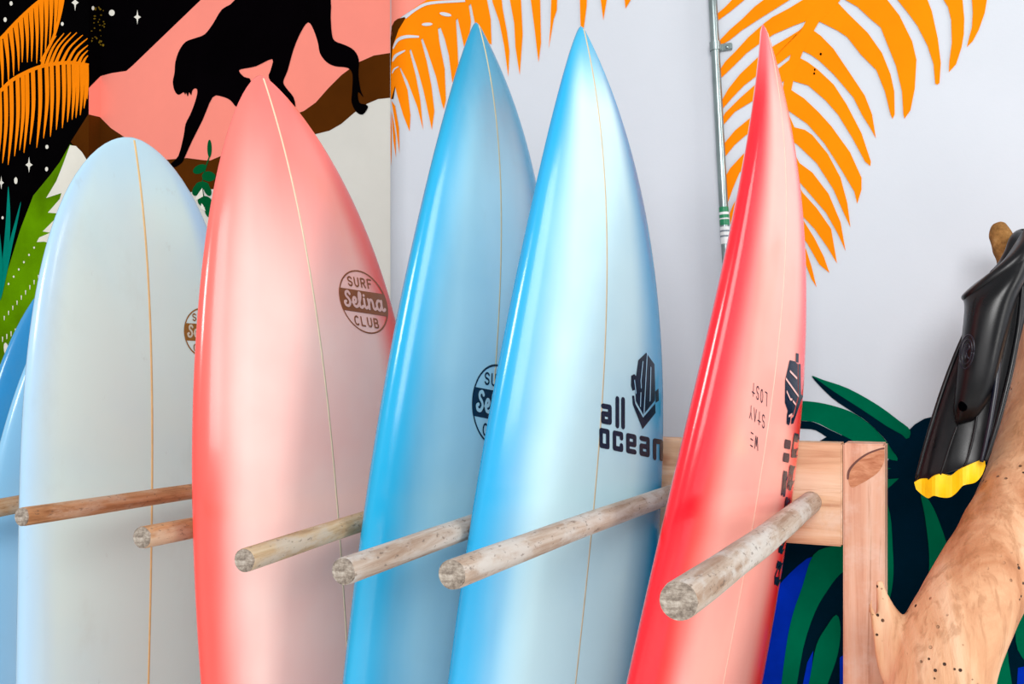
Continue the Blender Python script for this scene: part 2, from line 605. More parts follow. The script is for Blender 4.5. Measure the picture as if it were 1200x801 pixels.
mural('painted_palm_frond', fr, 'm_orange', 6, wall_left)
for s in (star(88, 3, 4.2, 10), star(34, 193, 4.2, 9.5), star(1.5, 214, 3.2, 8), ell(55, 172, 1.8, 2.4), ell(54.6, 198, 1.8, 2.6), ell(18.5, 211.5, 2, 4), ell(13, 4, 1.8, 2.6), ell(6, 23, 1.9, 2.8), ell(73, 28, 1.7, 2.2), ell(3, 255, 1.3, 1.8)):
    mural('painted_star', [s], 'm_cream', 4, wall_left)

# --- right wall: coral and brown wrap on the rounded corner, frond at the corner
mural('painted_coral_sky', [[(457.6, -230), (457.6, 60), (459, 40), (462, 27), (470, 20), (500, 0), (540, -50), (560, -230)]], 'm_pink', 1, wall_right)
mural('painted_brown_hill', [[(457.6, 116), (457.6, 45), (459, 31), (462, 25), (466, 22), (478, 19), (470, 60), (461, 116)]], 'm_brown', 2, wall_right)
fr = [[(500, 0), (486, 9), (476, 20), (467, 35), (460, 55), (458, 82), (458, 118), (462.5, 102), (468, 81), (479, 60), (492, 47), (512, 34), (533, 25), (550, 6), (556, 0), (590, -40), (540, -50)],
      [(494, 42), (512.5, 29), (515, 50), (521, 80), (522.5, 117), (520, 128), (517.5, 120), (511, 90), (501, 60)],
      [(481, 56), (492.5, 43), (500, 72), (505.5, 100), (509, 130), (506, 152), (502.5, 135), (496, 105), (489, 80)],
      [(468, 77), (479, 56), (487.5, 90), (492.5, 117), (495.8, 152), (489, 125), (477.5, 95)],
      [(462.5, 99), (468, 79), (477.5, 105), (481, 135), (480, 154), (472.5, 135), (465, 110)],
      [(458.6, 118), (463, 124), (467.5, 150), (468, 180), (464, 150)],
      [(458.6, 130), (461, 142), (463.5, 160), (464, 185), (461, 165)],
      [(457.7, 130), (459, 150), (458.6, 194), (457.7, 180)],
      [(515, 29), (534, 20), (536, 54), (537, 75), (530, 97), (526, 65), (521, 45)],
      [(536, 20), (549, 4), (552, 25), (549, 50), (545, 60), (540, 38)],
      [(550, -4), (570, -4), (575, 22), (576, 52), (560, 44), (553, 10)],
      [(572, -46), (586, -50), (588, 0), (589, 10), (594, 37), (597, 60), (595.6, 90), (591, 55), (585, 25), (577, 2)],
      [(596, -54), (608, -58), (610.5, 0), (612.5, 40), (609, 88), (604, 55), (602.5, 27), (597.5, 0)],
      [(620, -62), (631, -65), (633, 0), (634, 50), (631, 73), (626, 30), (622, 0)],
      [(645, -68), (655, -69), (652.5, 12), (649, 22), (643, 57), (645, 30), (646, 0)],
      [(678, -72), (690, -72), (687.5, 7), (684.5, 30), (681, 42), (680, 20)],
      [(704, -71), (716, -70), (711, 0), (707, 23.5), (704, 0)],
      [(734, -67), (748, -64), (739, 0), (733, 10), (732, 0)],
      taper([(545, -20), (600, -55), (650, -68), (700, -72), (760, -64), (800, -50)], 10, 3)]
for xb, yb, tx, ty in ((580, -44, 610, -110), (610, -58, 645, -125), (640, -66, 680, -132), (672, -71, 715, -132), (704, -71, 748, -124), (736, -68, 780, -108), (765, -62, 800, -88)):
    fr.append(taper([(xb, yb), ((xb + tx) / 2 - 6, (yb + ty) / 2), (tx, ty)], 12, 1.5, 5, 14))
mural('painted_palm_frond', fr, 'm_orange', 3, wall_right)
gaps = [taper([(475, 21), (488, 10.5), (505, 3.5), (545, 1)], 2.2, 2.4, 5, 3.4), ell(522, 16.8, 7, 2.2, 0.2), ell(500.5, 28.4, 6.3, 1.9, -0.05), taper([(460.5, 57), (466, 47), (476, 43), (491, 43)], 1.2, 2.0, 5, 4.5), taper([(460, 72), (464, 65), (475, 59)], 0.8, 0.8, 5, 4.5), taper([(459.5, 86), (462, 81), (467, 78)], 0.6, 0.8, 4, 2.2)]
mural('painted_frond_gaps', gaps, 'wall_white', 5, wall_right)  # gaps between the leaflets, in the white of the wall paint
# frond behind the conduit
fr = [[(1140, -92), (1156, -94), (1156.5, 0), (1154, 15), (1147, 35), (1140, 48), (1133, 55), (1136, 43), (1139, 32), (1140, 15), (1139, 0)],
      [(1084, -78), (1108, -86), (1128, 0), (1130, 22), (1129.5, 40), (1127, 55), (1120.5, 75), (1112, 84.5), (1112.5, 72), (1115.5, 50), (1114.7, 23.4), (1111, 8), (1106, 0)],
      [(1020, -48), (1052, -66), (1087, 0), (1092, 13), (1099, 45), (1102.5, 73.6), (1101, 97), (1098.5, 99), (1096, 98), (1094, 75), (1087, 53.5), (1075, 30), (1064, 15), (1052, 0)],
      [(960, -30), (1015, -30), (1040, 0), (1054, 18), (1069, 48.5), (1074, 70), (1072, 104), (1067, 129), (1060, 139), (1058.7, 134), (1057, 107), (1050, 77), (1042, 57), (1032, 32), (1020, 22), (1005, 8), (991, 0)],
      [(955, -8), (979, 0), (993, 15), (1017, 38.5), (1033.6, 62), (1043.6, 87), (1048, 107), (1048.5, 134), (1046, 139), (1043.6, 134), (1037, 107), (1027, 82), (1008.5, 63.5), (993, 43.5), (982, 36), (960, 25), (945, 26)],
      [(946, 24), (949.7, 33), (962, 42), (976.7, 57), (998, 88.6), (1013.5, 112), (1022, 134), (1026.5, 162), (1020, 150), (1010, 134), (1000, 114), (977, 87), (960, 71), (950, 64), (939, 58.5), (934, 50)],
      [(930, 52), (936, 67), (947, 73), (959, 82), (977, 99), (992, 122), (1009.6, 156), (1020.5, 189), (1020, 194.5), (1013.7, 189), (998.6, 161), (982, 134), (967, 117), (947, 100), (927, 94), (922, 80)],
      [(920, 80), (925, 104), (942, 115), (959, 131), (974, 147.5), (996, 178), (1009.6, 208), (1009.6, 222), (1004.6, 238.5), (1001, 224), (985, 197), (965.6, 167), (946, 145), (926, 131), (916, 120)],
      [(918, 120), (931, 149), (943, 152), (952, 158), (970, 180), (985, 208), (993, 238), (996.6, 266), (990, 252), (976.6, 221.6), (957, 191), (934, 169), (920, 160)],
      [(920, 160), (937, 191), (952, 202), (971, 227), (985, 260), (991, 294), (982, 274), (968, 249), (939.5, 216), (925, 200)],
      [(925, 200), (941, 226), (957, 243.6), (974, 268), (980.9, 308.5), (970, 290), (954.6, 268), (942, 254.6), (930, 240)],
      [(930, 240), (943.6, 261.5), (954.6, 279), (965.6, 301), (972, 319.5), (960, 309.5), (946, 285), (935, 270)],
      [(935, 272), (945, 293), (951, 312), (957, 336.5), (950.5, 326), (944, 309)],
      [(868, -12), (885, -12), (872, 0), (857, 12.5), (836, 28), (836, 20), (850, 8), (857.7, 0)],
      [(905, -12), (940, -12), (925, 0), (909, 10), (890, 22), (870, 35), (855, 47), (838, 57), (838, 53), (855, 35), (870, 22), (884, 8), (894.5, 0)],
      [(965, -30), (940.5, 0), (924, 10), (905, 20), (895, 27.6), (877, 43.5), (862, 60), (850, 72), (838, 90), (838, 98), (858.5, 78.6), (875, 62), (888.6, 52), (907, 40), (930, 30), (946, 24), (962, 24), (985, 0)],
      [(946, 26), (944, 31), (924, 43.5), (907, 53.5), (888, 67), (867, 87), (853.5, 104), (840, 128), (841, 134), (858.5, 114), (872, 100), (885, 90), (914, 73.6), (927, 63.5), (936, 50)],
      [(925, 70), (905, 86), (884, 100), (867, 115), (850, 132), (842, 146), (842, 153), (861, 131), (879, 120), (905, 105), (922, 92)],
      [(918, 108), (876, 140.6), (861, 153), (842, 176), (843, 192), (861, 169.5), (873.6, 158.5), (918, 130)],
      [(916, 140), (869.5, 182), (855.7, 197), (848, 210), (853, 237), (858.5, 221.6), (866.7, 202), (915, 170)],
      [(916, 180), (870, 222), (859, 240), (855, 250), (856, 263), (866, 245), (916, 205)],
      taper([(985, -20), (960, 12), (944, 40), (934, 62), (925, 92), (920, 130), (922, 180), (930, 230), (938, 275), (946, 310)], 16, 3),
      taper([(975, -10), (1010, -40), (1060, -70), (1120, -90), (1190, -98)], 16, 3)]
for xb, yb, tx, ty in ((985, -20, 1000, -110), (1015, -44, 1042, -140), (1048, -64, 1085, -160), (1082, -78, 1128, -166), (1116, -88, 1168, -160), (1150, -94, 1206, -146)):
    fr.append(taper([(xb, yb), ((xb + tx) / 2 - 10, (yb + ty) / 2), (tx, ty)], 20, 2, 5, 24))
mural('painted_palm_frond', fr, 'm_orange', 3, wall_right)
mural('painted_nail_holes', [ell(961.8, 63.2, 1.3, 1.5), ell(954.8, 81.5, 0.9, 1.5), ell(954.2, 86, 1.1, 1.4)], 'm_black', 6, wall_right)
# plant low on the right wall
navy = [(956, 519), (975, 508), (1004, 512), (1037, 545), (1046, 530), (1056, 516), (1064, 505), (1072, 497), (1083, 490.5), (1095, 487.5), (1120, 487), (1160, 470), (1215, 462), (1262, 480), (1300, 455), (1322, 505), (1372, 500), (1368, 560), (1420, 590), (1395, 660), (1440, 740), (1410, 1000), (840, 1000), (840, 700), (905, 640), (930, 560)]
mural('painted_dark_leaf_mass', [navy], 'm_navy', 1, wall_right)
mural('painted_leaf', [crv([(951.5, 440.5), (965, 445), (994, 455), (1028, 474), (1052.6, 492), (1066.5, 503.6), (1062, 514), (1039, 499), (1010, 479.5), (978, 459)], 3)], 'm_green', 4, wall_right)
mural('painted_leaf_dark_half', [crv([(951, 440.5), (978, 459), (1010, 479.5), (1039, 499), (1062, 514), (1052, 532), (1046, 528), (1037, 514), (1016.6, 494), (998.6, 482), (974, 465)], 3)], 'm_navy', 5, wall_right)  # the leaf's dark half, its own mural colour
mural('painted_leaf', [crv([(925, 468), (941, 469.5), (960, 471.5), (981, 476.5), (998.6, 483), (1016.6, 494.5), (1032, 509), (1046, 527), (1051.5, 539.5), (1030, 533), (1010, 522), (992, 512), (974, 503.5), (954, 494), (925, 490)], 3)], 'm_green', 2, wall_right)
mural('painted_leaf_dark_half', [crv([(925, 490), (940, 493), (954, 494.5), (974, 504), (992, 512.5), (1012, 524), (994, 519), (976, 516), (956, 504), (940, 502), (925, 500)], 3)], 'm_navy', 3, wall_right)  # dark lower part of the second leaf, same mural colour
small = [[(956, 519), (970, 517), (984, 517.5), (990, 524), (956, 524)], [(1034, 547), (1044.5, 548.5), (1034, 551)], [(1030, 562), (1053.5, 560.2), (1044, 569), (1030, 580)], crv([(1034, 590), (1043, 602), (1046, 640), (1047, 672), (1043, 700), (1034, 720)], 3), crv([(1079, 578), (1090, 588), (1101, 612), (1112, 650), (1104, 682), (1093, 705), (1088, 690), (1089, 650), (1084, 605)], 3), crv([(1150, 830), (1166, 780), (1178, 745), (1182, 775), (1186, 830)], 3), crv([(1190, 740), (1200, 690), (1230, 680), (1230, 790), (1198, 770)], 3)]
mural('painted_leaf', small, 'm_green', 2, wall_right)
mural('painted_cobalt_leaf', [crv([(905, 700), (925, 672), (952, 652), (940, 688), (929, 720), (921, 760), (915, 830), (870, 830), (890, 760)], 3), [(946, 776), (953, 762), (949, 815), (938, 815)], [(984, 770), (1000, 760), (1000, 820), (984, 820)], [(1193, 782), (1230, 775), (1230, 830), (1190, 830)]], 'm_blue', 2, wall_right)
mural('painted_leaf', [crv([(953, 650), (975, 640), (1000, 640), (1010, 655), (985, 672), (970, 691), (955, 717), (941, 760), (928, 830), (914, 830), (921, 760), (929, 720), (940, 688)], 3), crv([(980, 720), (985, 735), (982, 765), (972, 795), (958, 830), (944, 830), (950, 790), (957, 755), (968, 735)], 3)], 'm_green', 3, wall_right)

# ------------------------------------------------------------------ conduit on the right wall
pt = unproj(831.5, -70, YW - 0.010)
pb = unproj(850.5, 290, YW - 0.010)
dirp = (pb - pt) / np.linalg.norm(pb - pt)


def galv(name, c):
    n = N(name, 0.32, 0.5)
    n.p.inputs['Metallic'].default_value = 0.85
    f = n.noise(n.coords((50, 50, 12)), 1.0, 5, 0.6)
    n.color(n.ramp(f, [(0.3, tuple(int(x * 0.8) for x in c)), (0.7, c)]))
    return n.m


M['galv'] = galv('galvanised_steel', (150, 164, 164))


def tube(bm, pts, rad, seg=20, caps=True):
    """swept tube through world points; rad a number or list"""
    rings = []
    n = len(pts)
    ref = Vector((0.3, 0.9, 0.2))
    for i, p in enumerate(pts):
        p = Vector(p)
        t = (Vector(pts[min(i + 1, n - 1)]) - Vector(pts[max(i - 1, 0)])).normalized()
        a = t.cross(ref).normalized()
        b = t.cross(a).normalized()
        r = rad[i] if isinstance(rad, (list, tuple)) else rad
        rings.append([bm.verts.new(p + (a * math.cos(q) + b * math.sin(q)) * r) for q in np.linspace(0, 2 * math.pi, seg, endpoint=False)])
    for r0, r1 in zip(rings[:-1], rings[1:]):
        for j in range(seg):
            bm.faces.new((r0[j], r0[(j + 1) % seg], r1[(j + 1) % seg], r1[j]))
    if caps:
        bm.faces.new(rings[0])
        bm.faces.new(rings[-1])
    bmesh.ops.recalc_face_normals(bm, faces=bm.faces)
    return rings


tt = (0.01 / K - H / K - pt[2]) / dirp[2]
pf = pt + dirp * tt
conduit = thing('conduit_pipe', 'grey galvanised conduit pipe running up the white wall behind the red surfboard', 'pipe', W(pf))
RP = 0.0062
bm = bmesh.new()
tube(bm, [W(pt - dirp * 0.25), W(pt + dirp * 0.1), W(pb), W(pf)], RP * K, 24)
o = from_bm('pipe', bm, M['galv'], None, True)
keep(o, conduit)


def on_pipe(py):
    t = np.interp(py, [-70, 290], [0, np.linalg.norm(pb - pt)])
    return pt + dirp * t


bm = bmesh.new()
c = on_pipe(55)
tube(bm, [W(c - dirp * 0.006), W(c + dirp * 0.006)], (RP + 0.0016) * K, 24)
keep(from_bm('clamp', bm, M['galv'], None, False), conduit)
bm = bmesh.new()
c2 = unproj(851, 55, YW - 0.003)
mat_ = Matrix.Translation(W(c2)) @ Matrix.Diagonal((0.017 * K, 0.005 * K, 0.0095 * K, 1))
bmesh.ops.create_cube(bm, size=1.0, matrix=mat_)
bmesh.ops.bevel(bm, geom=bm.edges[:], offset=0.0012, segments=2, affect='EDGES')
tab = from_bm('clamp_tab', bm, M['galv'])
keep(tab, conduit)
bm = bmesh.new()
bmesh.ops.create_uvsphere(bm, u_segments=12, v_segments=6, radius=0.0035, matrix=Matrix.Translation(W(unproj(852, 55, YW - 0.0056))) @ Matrix.Diagonal((1, 0.5, 1, 1)))
keep(from_bm('screw_head', bm, M['galv'], None, True), conduit)
M['label_green'] = flat('green_label', (20, 130, 84))
M['label_white'] = flat('white_label', (224, 226, 226))
M['label_grey'] = flat('grey_label_print', (120, 130, 140))
for y0, y1, mt, nm in ((243, 264, 'label_green', 'green_label'), (266, 286, 'label_white', 'white_label')):
    bm = bmesh.new()
    tube(bm, [W(on_pipe(y0)), W(on_pipe(y1))], (RP + 0.0005) * K, 24, False)
    keep(from_bm(nm, bm, M[mt], None, True), conduit)
for y0, y1, mt, nm in ((249, 252, 'label_white', 'label_mark'), (256, 257.5, 'label_white', 'label_mark'), (270, 272, 'label_grey', 'label_mark'), (276, 278, 'label_grey', 'label_mark')):
    bm = bmesh.new()
    tube(bm, [W(on_pipe(y0)), W(on_pipe(y1))], (RP + 0.0008) * K, 24, False)
    keep(from_bm(nm, bm, M[mt], None, True), conduit)

# ------------------------------------------------------------------ surfboards
EXPN = 2.35
SPEC = {
    'pale': [-0.94446, 0.96681, 0.30039, -0.15624, 0.02806, 0.08216, 0.16373, 0.59556, 3.52366, 0.56027, 0.03784, 0.02746, 5.14272],
    'pink': [-0.64296, 0.87419, 0.32136, -0.16864, 0.14962, 0.07753, 0.18469, 0.69724, 2.69674, 0.71615, 0.06315, 0.02626, 4.93519],
    'blue1': [-0.45001, 1.0145, 0.39332, -0.18524, -0.01287, 0.12984, 0.17067, 0.83343, 3.04526, 0.85468, 0.06237, 0.02729, 6.44257],
    'blue2': [-0.31256, 0.99894, 0.36667, -0.31759, -0.00608, 0.14229, 0.17122, 0.86103, 2.64233, 0.84229, 0.07246, 0.02626, 5.16867],
    'red': [-0.11981, 1.05484, 0.35288, -0.21327, -0.02232, 0.19868, 0.17132, 0.8863, 2.42809, 0.97895, 0.07746, 0.02492, 5.4474],
    'far1': [-1.083, 1.05, 0.150, -0.15, 0.0, 0.16, 0.17, 0.62, 2.9, 0.66, 0.04, 0.0255, 5.0],
    'far2': [-1.18, 1.07, 0.1414, -0.15, 0.0, 0.16, 0.15, 0.62, 2.9, 0.66, 0.04, 0.0255, 5.0],
}


class Board:
    def __init__(self, p):
        (x, y, z, a, b, c, self.hw, self.Lw, self.pw, self.q, self.rk, self.t0, self.re) = p
        ca, sa, cb, sb, cc, sc = math.cos(a), math.sin(a), math.cos(b), math.sin(b), math.cos(c), math.sin(c)
        R = np.array([[ca, -sa, 0], [sa, ca, 0], [0, 0, 1]]) @ np.array([[1, 0, 0], [0, cb, -sb], [0, sb, cb]]) @ np.array([[cc, 0, sc], [0, 1, 0], [-sc, 0, cc]])
        self.o = np.array([x, y, z])
        self.N, self.W, self.A = R[:, 0], -R[:, 1], R[:, 2]
        self.L = (z + H / K) / self.A[2]
        for _ in range(6):
            pts = [self.point(self.L - d, ph) for d in (0, 0.004, 0.012, 0.03, 0.06) for ph in np.linspace(0, 2 * math.pi, 24)]
            zm = min(q[2] for q in pts)
            self.L += (zm + H / K - 0.0006) / self.A[2]

    def half(self, e):
        h = self.hw * max(1 - max(1 - e / self.Lw, 0) ** self.pw, 1e-9) ** self.q
        if e > 1.0:
            u = (e - 1.0) / (self.L - 1.0)
            h *= 1 - 0.42 * min(u, 1) ** 2.0
        d = self.L - e
        if d < 0.07:
            h *= max(1 - (1 - max(d, 0) / 0.07) ** 2.4, 0) ** 0.42
        return max(h, 1e-5)

    def thick(self, e):
        h = self.half(e)
        t = 0.003 + (self.t0 - 0.003) * (1 - math.exp(-e / 0.20))
        d = self.L - e
        t *= 0.3 + 0.7 * (1 - max(0, 1 - d / 0.45) ** 2) if d < 0.45 else 1
        return min(t, h * 0.9 + 1e-4)

    def centre(self, e):
        r = -self.rk * max(1e-9, 1 - e / 1.1) ** self.re
        return self.o - e * self.A + r * self.N

    def point(self, e, ph):
        h, t = self.half(e), self.thick(e)
        c, s = math.cos(ph), math.sin(ph)
        return self.centre(e) + math.copysign(abs(c) ** (2 / EXPN), c) * h * self.W + math.copysign(abs(s) ** (2 / EXPN), s) * t * self.N

    def face(self, e, w, lift=0.0):
        h, t = self.half(e), self.thick(e)
        u = min(abs(w) / h, 0.9999)
        return self.centre(e) + w * self.W + (t * (1 - u ** EXPN) ** (1 / EXPN) + lift) * self.N

    def face_all(self, e, w, lift=0.0):
        h = self.hw * np.maximum(1 - np.maximum(1 - e / self.Lw, 0) ** self.pw, 1e-9) ** self.q
        u1 = np.clip((e - 1.0) / (self.L - 1.0), 0, 1)
        h = h * (1 - 0.42 * u1 ** 2)
        t = np.minimum(0.003 + (self.t0 - 0.003) * (1 - np.exp(-e / 0.20)), h * 0.9 + 1e-4)
        u = np.minimum(np.abs(w) / h, 0.9999)
        r = -self.rk * np.maximum(1e-9, 1 - e / 1.1) ** self.re
        n = t * (1 - u ** EXPN) ** (1 / EXPN) + lift + r
        return self.o - e[:, None] * self.A + w[:, None] * self.W + n[:, None] * self.N

    def locate_all(self, px):
        """board coordinates seen at an array of pixels: nearest visible grid point, then Newton steps"""
        def pj(e_, w_):
            P = self.face_all(e_, w_)
            d = P @ FW
            return np.stack([CX + F * (P @ RT) / d, CY - F * P[:, 2] / d], 1)
        ge, gu = np.meshgrid(np.linspace(0.05, 1.05, 101), np.sin(np.linspace(-1.5, 1.5, 81)) * 0.998, indexing='ij')
        ge = ge.ravel()
        gw = gu.ravel() * np.array([self.half(x) for x in np.linspace(0.05, 1.05, 101)]).repeat(81)
        q = pj(ge, gw)
        de = (pj(ge + 1e-4, gw) - q) / 1e-4
        dw = (pj(ge, gw + 1e-4) - q) / 1e-4
        det = de[:, 0] * dw[:, 1] - de[:, 1] * dw[:, 0]
        vis = det * np.sign(np.median(det)) > 1e4
        ge, gw, q = ge[vis], gw[vis], q[vis]
        e, w = np.empty(len(px)), np.empty(len(px))
        for k in range(0, len(px), 400):
            d2 = ((px[k:k + 400, None, :] - q[None]) ** 2).sum(2)
            m = d2.argmin(1)
            e[k:k + 400], w[k:k + 400] = ge[m], gw[m]
        e0, w0 = e.copy(), w.copy()
        for _ in range(10):
            q = pj(e, w)
            r = px - q
            de = (pj(e + 1e-5, w) - q) / 1e-5
            dw = (pj(e, w + 1e-5) - q) / 1e-5
            det = de[:, 0] * dw[:, 1] - de[:, 1] * dw[:, 0]
            det = np.where(np.abs(det) < 1e-3, 1e-3, det)
            e = e + np.clip((r[:, 0] * dw[:, 1] - r[:, 1] * dw[:, 0]) / det, -0.003, 0.003)
            w = w + np.clip((de[:, 0] * r[:, 1] - de[:, 1] * r[:, 0]) / det, -0.002, 0.002)
            e = np.clip(e, e0 - 0.008, e0 + 0.008)
            w = np.clip(w, w0 - 0.006, w0 + 0.006)
        return e, w

    def body_mesh(self, name):
        L = self.L
        es = [0, 0.002, 0.005, 0.009, 0.015, 0.023, 0.033, 0.045] + list(np.linspace(0.06, 0.5, 34)) + list(np.linspace(0.52, L - 0.08, 40)) + [L - 0.07 * f for f in (1, 0.85, 0.7, 0.55, 0.42, 0.3, 0.2, 0.12, 0.06, 0.02, 0.0)]
        seg = 56
        # even spacing around the section
        ph = []
        for q in np.linspace(0, 2 * math.pi, seg, endpoint=False):
            c, s = math.cos(q), math.sin(q)
            ph.append(math.atan2(math.copysign(abs(s) ** 1.0, s), math.copysign(abs(c) ** 1.0, c)))
        co, acr, nos, und = [], [], [], []
        for e in es:
            for q in ph:
                co.append(W(self.point(e, q)))
                c, s = math.cos(q), math.sin(q)
                u = abs(c) ** (2 / EXPN)
                acr.append((u if c > 0 else min(1.0, u * 1.16)) if s >= 0 else 1.0)
                und.append(max(0.0, -s))
                nos.append(e * K)
        fs = []
        n = len(es)
        for i in range(n - 1):
            for j in range(seg):
                a, b = i * seg + j, i * seg + (j + 1) % seg
                fs.append((a, b, b + seg, a + seg))
        fs.append(tuple(range(seg - 1, -1, -1)))
        fs.append(tuple((n - 1) * seg + j for j in range(seg)))
        me = bpy.data.meshes.new(name)
        me.from_pydata(co, [], fs)
        for nm, dat in (('acr', acr), ('nos', nos), ('under', und)):
            at = me.attributes.new(nm, 'FLOAT', 'POINT')
            at.data.foreach_set('value', dat)
        me.update()
        bm = bmesh.new()
        bm.from_mesh(me)
        bmesh.ops.recalc_face_normals(bm, faces=bm.faces)
        bm.to_mesh(me)
        bm.free()
        return me

    def stringer_mesh(self, name, width, lift=0.0003):
        co, fs = [], []
        es = list(np.linspace(0.004, 0.06, 10)) + list(np.linspace(0.07, self.L - 0.06, 90))
        for e in es:
            for k in (-1, -0.6, 0.6, 1):
                l = lift if abs(k) < 1 else -0.0006
                co.append(W(self.face(e, k * min(width / 2, self.half(e) * 0.5), l)))
        for i in range(len(es) - 1):
            for j in range(3):
                a = i * 4 + j
                fs.append((a, a + 1, a + 5, a + 4))
        me = bpy.data.meshes.new(name)
        me.from_pydata(co, [], fs)
        me.update()
        return me


BM = {
    'pale': board_mat('airbrushed_resin_pale', (206, 232, 228), (170, 208, 236), 0.74, 1.02, 0.16, (176, 212, 226), 0.10, 0.16),
    'pink': board_mat('airbrushed_resin_pink', (254, 210, 200), (254, 80, 72), 0.66, 1.0, 0.42, (252, 116, 106), 0.10, 0.03),
    'blue1': board_mat('airbrushed_resin_cyan', (176, 227, 242), (16, 156, 202), 0.44, 1.0, 0.26, (6, 134, 172), 0.12, 0.03),
    'blue2': board_mat('airbrushed_resin_sky_blue', (198, 235, 243), (24, 156, 208), 0.46, 1.0, 0.12, (50, 164, 204), 0.10, 0.03),
    'red': board_mat('airbrushed_resin_red', (250, 178, 166), (250, 20, 38), 0.42, 0.92, 0.14, (246, 100, 104), 0.08, 0.03, 0.2, (250, 206, 214)),
    'far1': board_mat('airbrushed_resin_light_blue', (190, 218, 236), (140, 196, 230), 0.4, 1.0, 0.2, None, 0.1, 0.1),
    'far2': board_mat('airbrushed_resin_mid_blue', (84, 168, 212), (50, 146, 204), 0.4, 1.0, 0.2, None, 0.1, 0.1),
}
ST = {'pale': (228, 196, 138), 'pink': (226, 208, 176), 'blue1': (206, 196, 156), 'blue2': (206, 190, 156), 'red': (240, 190, 170), 'far1': (200, 214, 214), 'far2': (190, 200, 200)}
LAB = {
    'pale': 'pale bluish white surfboard with rounded nose and tan centre line',
    'pink': 'pale pink surfboard with coral red edges and round brown emblem',
    'blue1': 'cyan blue surfboard with dark blue nose standing behind the two-line lettered blue one',
    'blue2': 'sky blue surfboard with pale centre and large dark two-line lettering beside a shield',
    'red': 'red edged pink surfboard turned nearly edge-on in front of the conduit pipe',
    'far1': 'light blue surfboard sliver just behind the pale round-nosed board at the left edge',
    'far2': 'mid blue surfboard furthest left, only its nose edge showing above the light blue sliver',
}
BOARDS, ROOTS = {}, {}
for key in ('pale', 'pink', 'blue1', 'blue2', 'red', 'far1', 'far2'):
    b = Board(SPEC[key])
    BOARDS[key] = b
    foot = W(b.centre(b.L))
    r = thing('surfboard', LAB[key], 'surfboard', (foot.x, foot.y, 0), 'surfboards standing in the peg rack')
    ROOTS[key] = r
    keep(link('board_body', b.body_mesh('board_body'), BM[key], None, True), r)
    sm = flat('stringer_wood_' + key, ST[key], 0.3)
    keep(link('stringer', b.stringer_mesh('stringer', {'pale': 0.0042, 'red': 0.0022}.get(key, 0.003)), sm, None, True), r)


# --- printing on the boards
def seg_polys(strokes, w, affine=None):
    """thick strokes with round joins -> polygons"""
    out = []
    for s in strokes:
        for (x0, y0), (x1, y1) in zip(s[:-1], s[1:]):
            l = math.hypot(x1 - x0, y1 - y0)
            if l < 1e-9:
                continue
            nx, ny = -(y1 - y0) / l * w / 2, (x1 - x0) / l * w / 2
            out.append([(x0 + nx, y0 + ny), (x0 - nx, y0 - ny), (x1 - nx, y1 - ny), (x1 + nx, y1 + ny)])
        for (x, y) in s:
            out.append([(x + w / 2 * math.cos(t), y + w / 2 * math.sin(t)) for t in np.linspace(0, 2 * math.pi, 8, endpoint=False)])
    if affine:
        out = [[affine(p) for p in q] for q in out]
    return out


def aff(c, ax, ay):
    return lambda p: (c[0] + p[0] * ax[0] + p[1] * ay[0], c[1] + p[0] * ax[1] + p[1] * ay[1])


def board_print(name, key, polys, mat, layer=1, label=None, step=5.0):
    b = BOARDS[key]
    xs = [p[0] for q in polys for p in q]
    ys = [p[1] for q in polys for p in q]
    v, f, idx = flat_parts(polys, np.arange(min(xs) + step, max(xs), step), np.arange(min(ys) + step, max(ys), step))
    e, w = b.locate_all(np.array(v))
    co = [W(p) for p in b.face_all(e, w, 0.0005 * layer + 0.00002 * (np.array(idx) % 6))]
    me = bpy.data.meshes.new(name)
    me.from_pydata(co, [], f)
    me.update()
    if me.polygons[0].normal.dot(Vector(tuple(b.N))) < 0:
        me.flip_normals()
    o = link(name, me, mat, None, True)
    keep(o, ROOTS[key])
    if label:
        o['label'] = label
    return o


def arc(cx, cy, rx, ry, a0, a1, n=10):
    return [(cx + rx * math.cos(math.radians(t)), cy + ry * math.sin(math.radians(t))) for t in np.linspace(a0, a1, n)]


THIN = {
    'S': [arc(0.5, 0.75, 0.42, 0.25, 20, 270, 9) + arc(0.5, 0.25, 0.42, 0.25, 90, -160, 9)],
    'U': [[(0.1, 1), (0.1, 0.35)] + arc(0.5, 0.35, 0.4, 0.35, 180, 360, 8) + [(0.9, 1)]],
    'R': [[(0.1, 0), (0.1, 1), (0.6, 1)] + arc(0.6, 0.75, 0.3, 0.25, 90, -90, 7) + [(0.1, 0.5)], [(0.5, 0.5), (0.92, 0)]],
    'F': [[(0.12, 0), (0.12, 1), (0.88, 1)], [(0.12, 0.52), (0.7, 0.52)]],
    'C': [arc(0.55, 0.5, 0.45, 0.5, 50, 310, 12)],
    'L': [[(0.12, 1), (0.12, 0), (0.85, 0)]],
    'B': [[(0.1, 0), (0.1, 1), (0.55, 1)] + arc(0.55, 0.76, 0.3, 0.24, 90, -90, 6) + [(0.1, 0.52), (0.58, 0.52)] + arc(0.58, 0.26, 0.32, 0.26, 90, -90, 6) + [(0.1, 0)]],
    'O': [arc(0.5, 0.5, 0.4, 0.5, 0, 360, 14)],
    'T': [[(0.5, 0), (0.5, 1)], [(0.0, 0.72), (1.0, 0.72)]],
    'A': [[(0.05, 0), (0.5, 1), (0.95, 0)]],
    'Y': [[(0.05, 1), (0.5, 0.5), (0.95, 1)], [(0.5, 0.5), (0.5, 0)]],
    'W': [[(0.0, 1), (0.25, 0), (0.5, 0.75), (0.75, 0), (1, 1)]],
    'E': [[(0.1, 0.0), (0.85, 0.0)], [(0.1, 0.5), (0.85, 0.5)], [(0.1, 1.0), (0.85, 1.0)]],
}
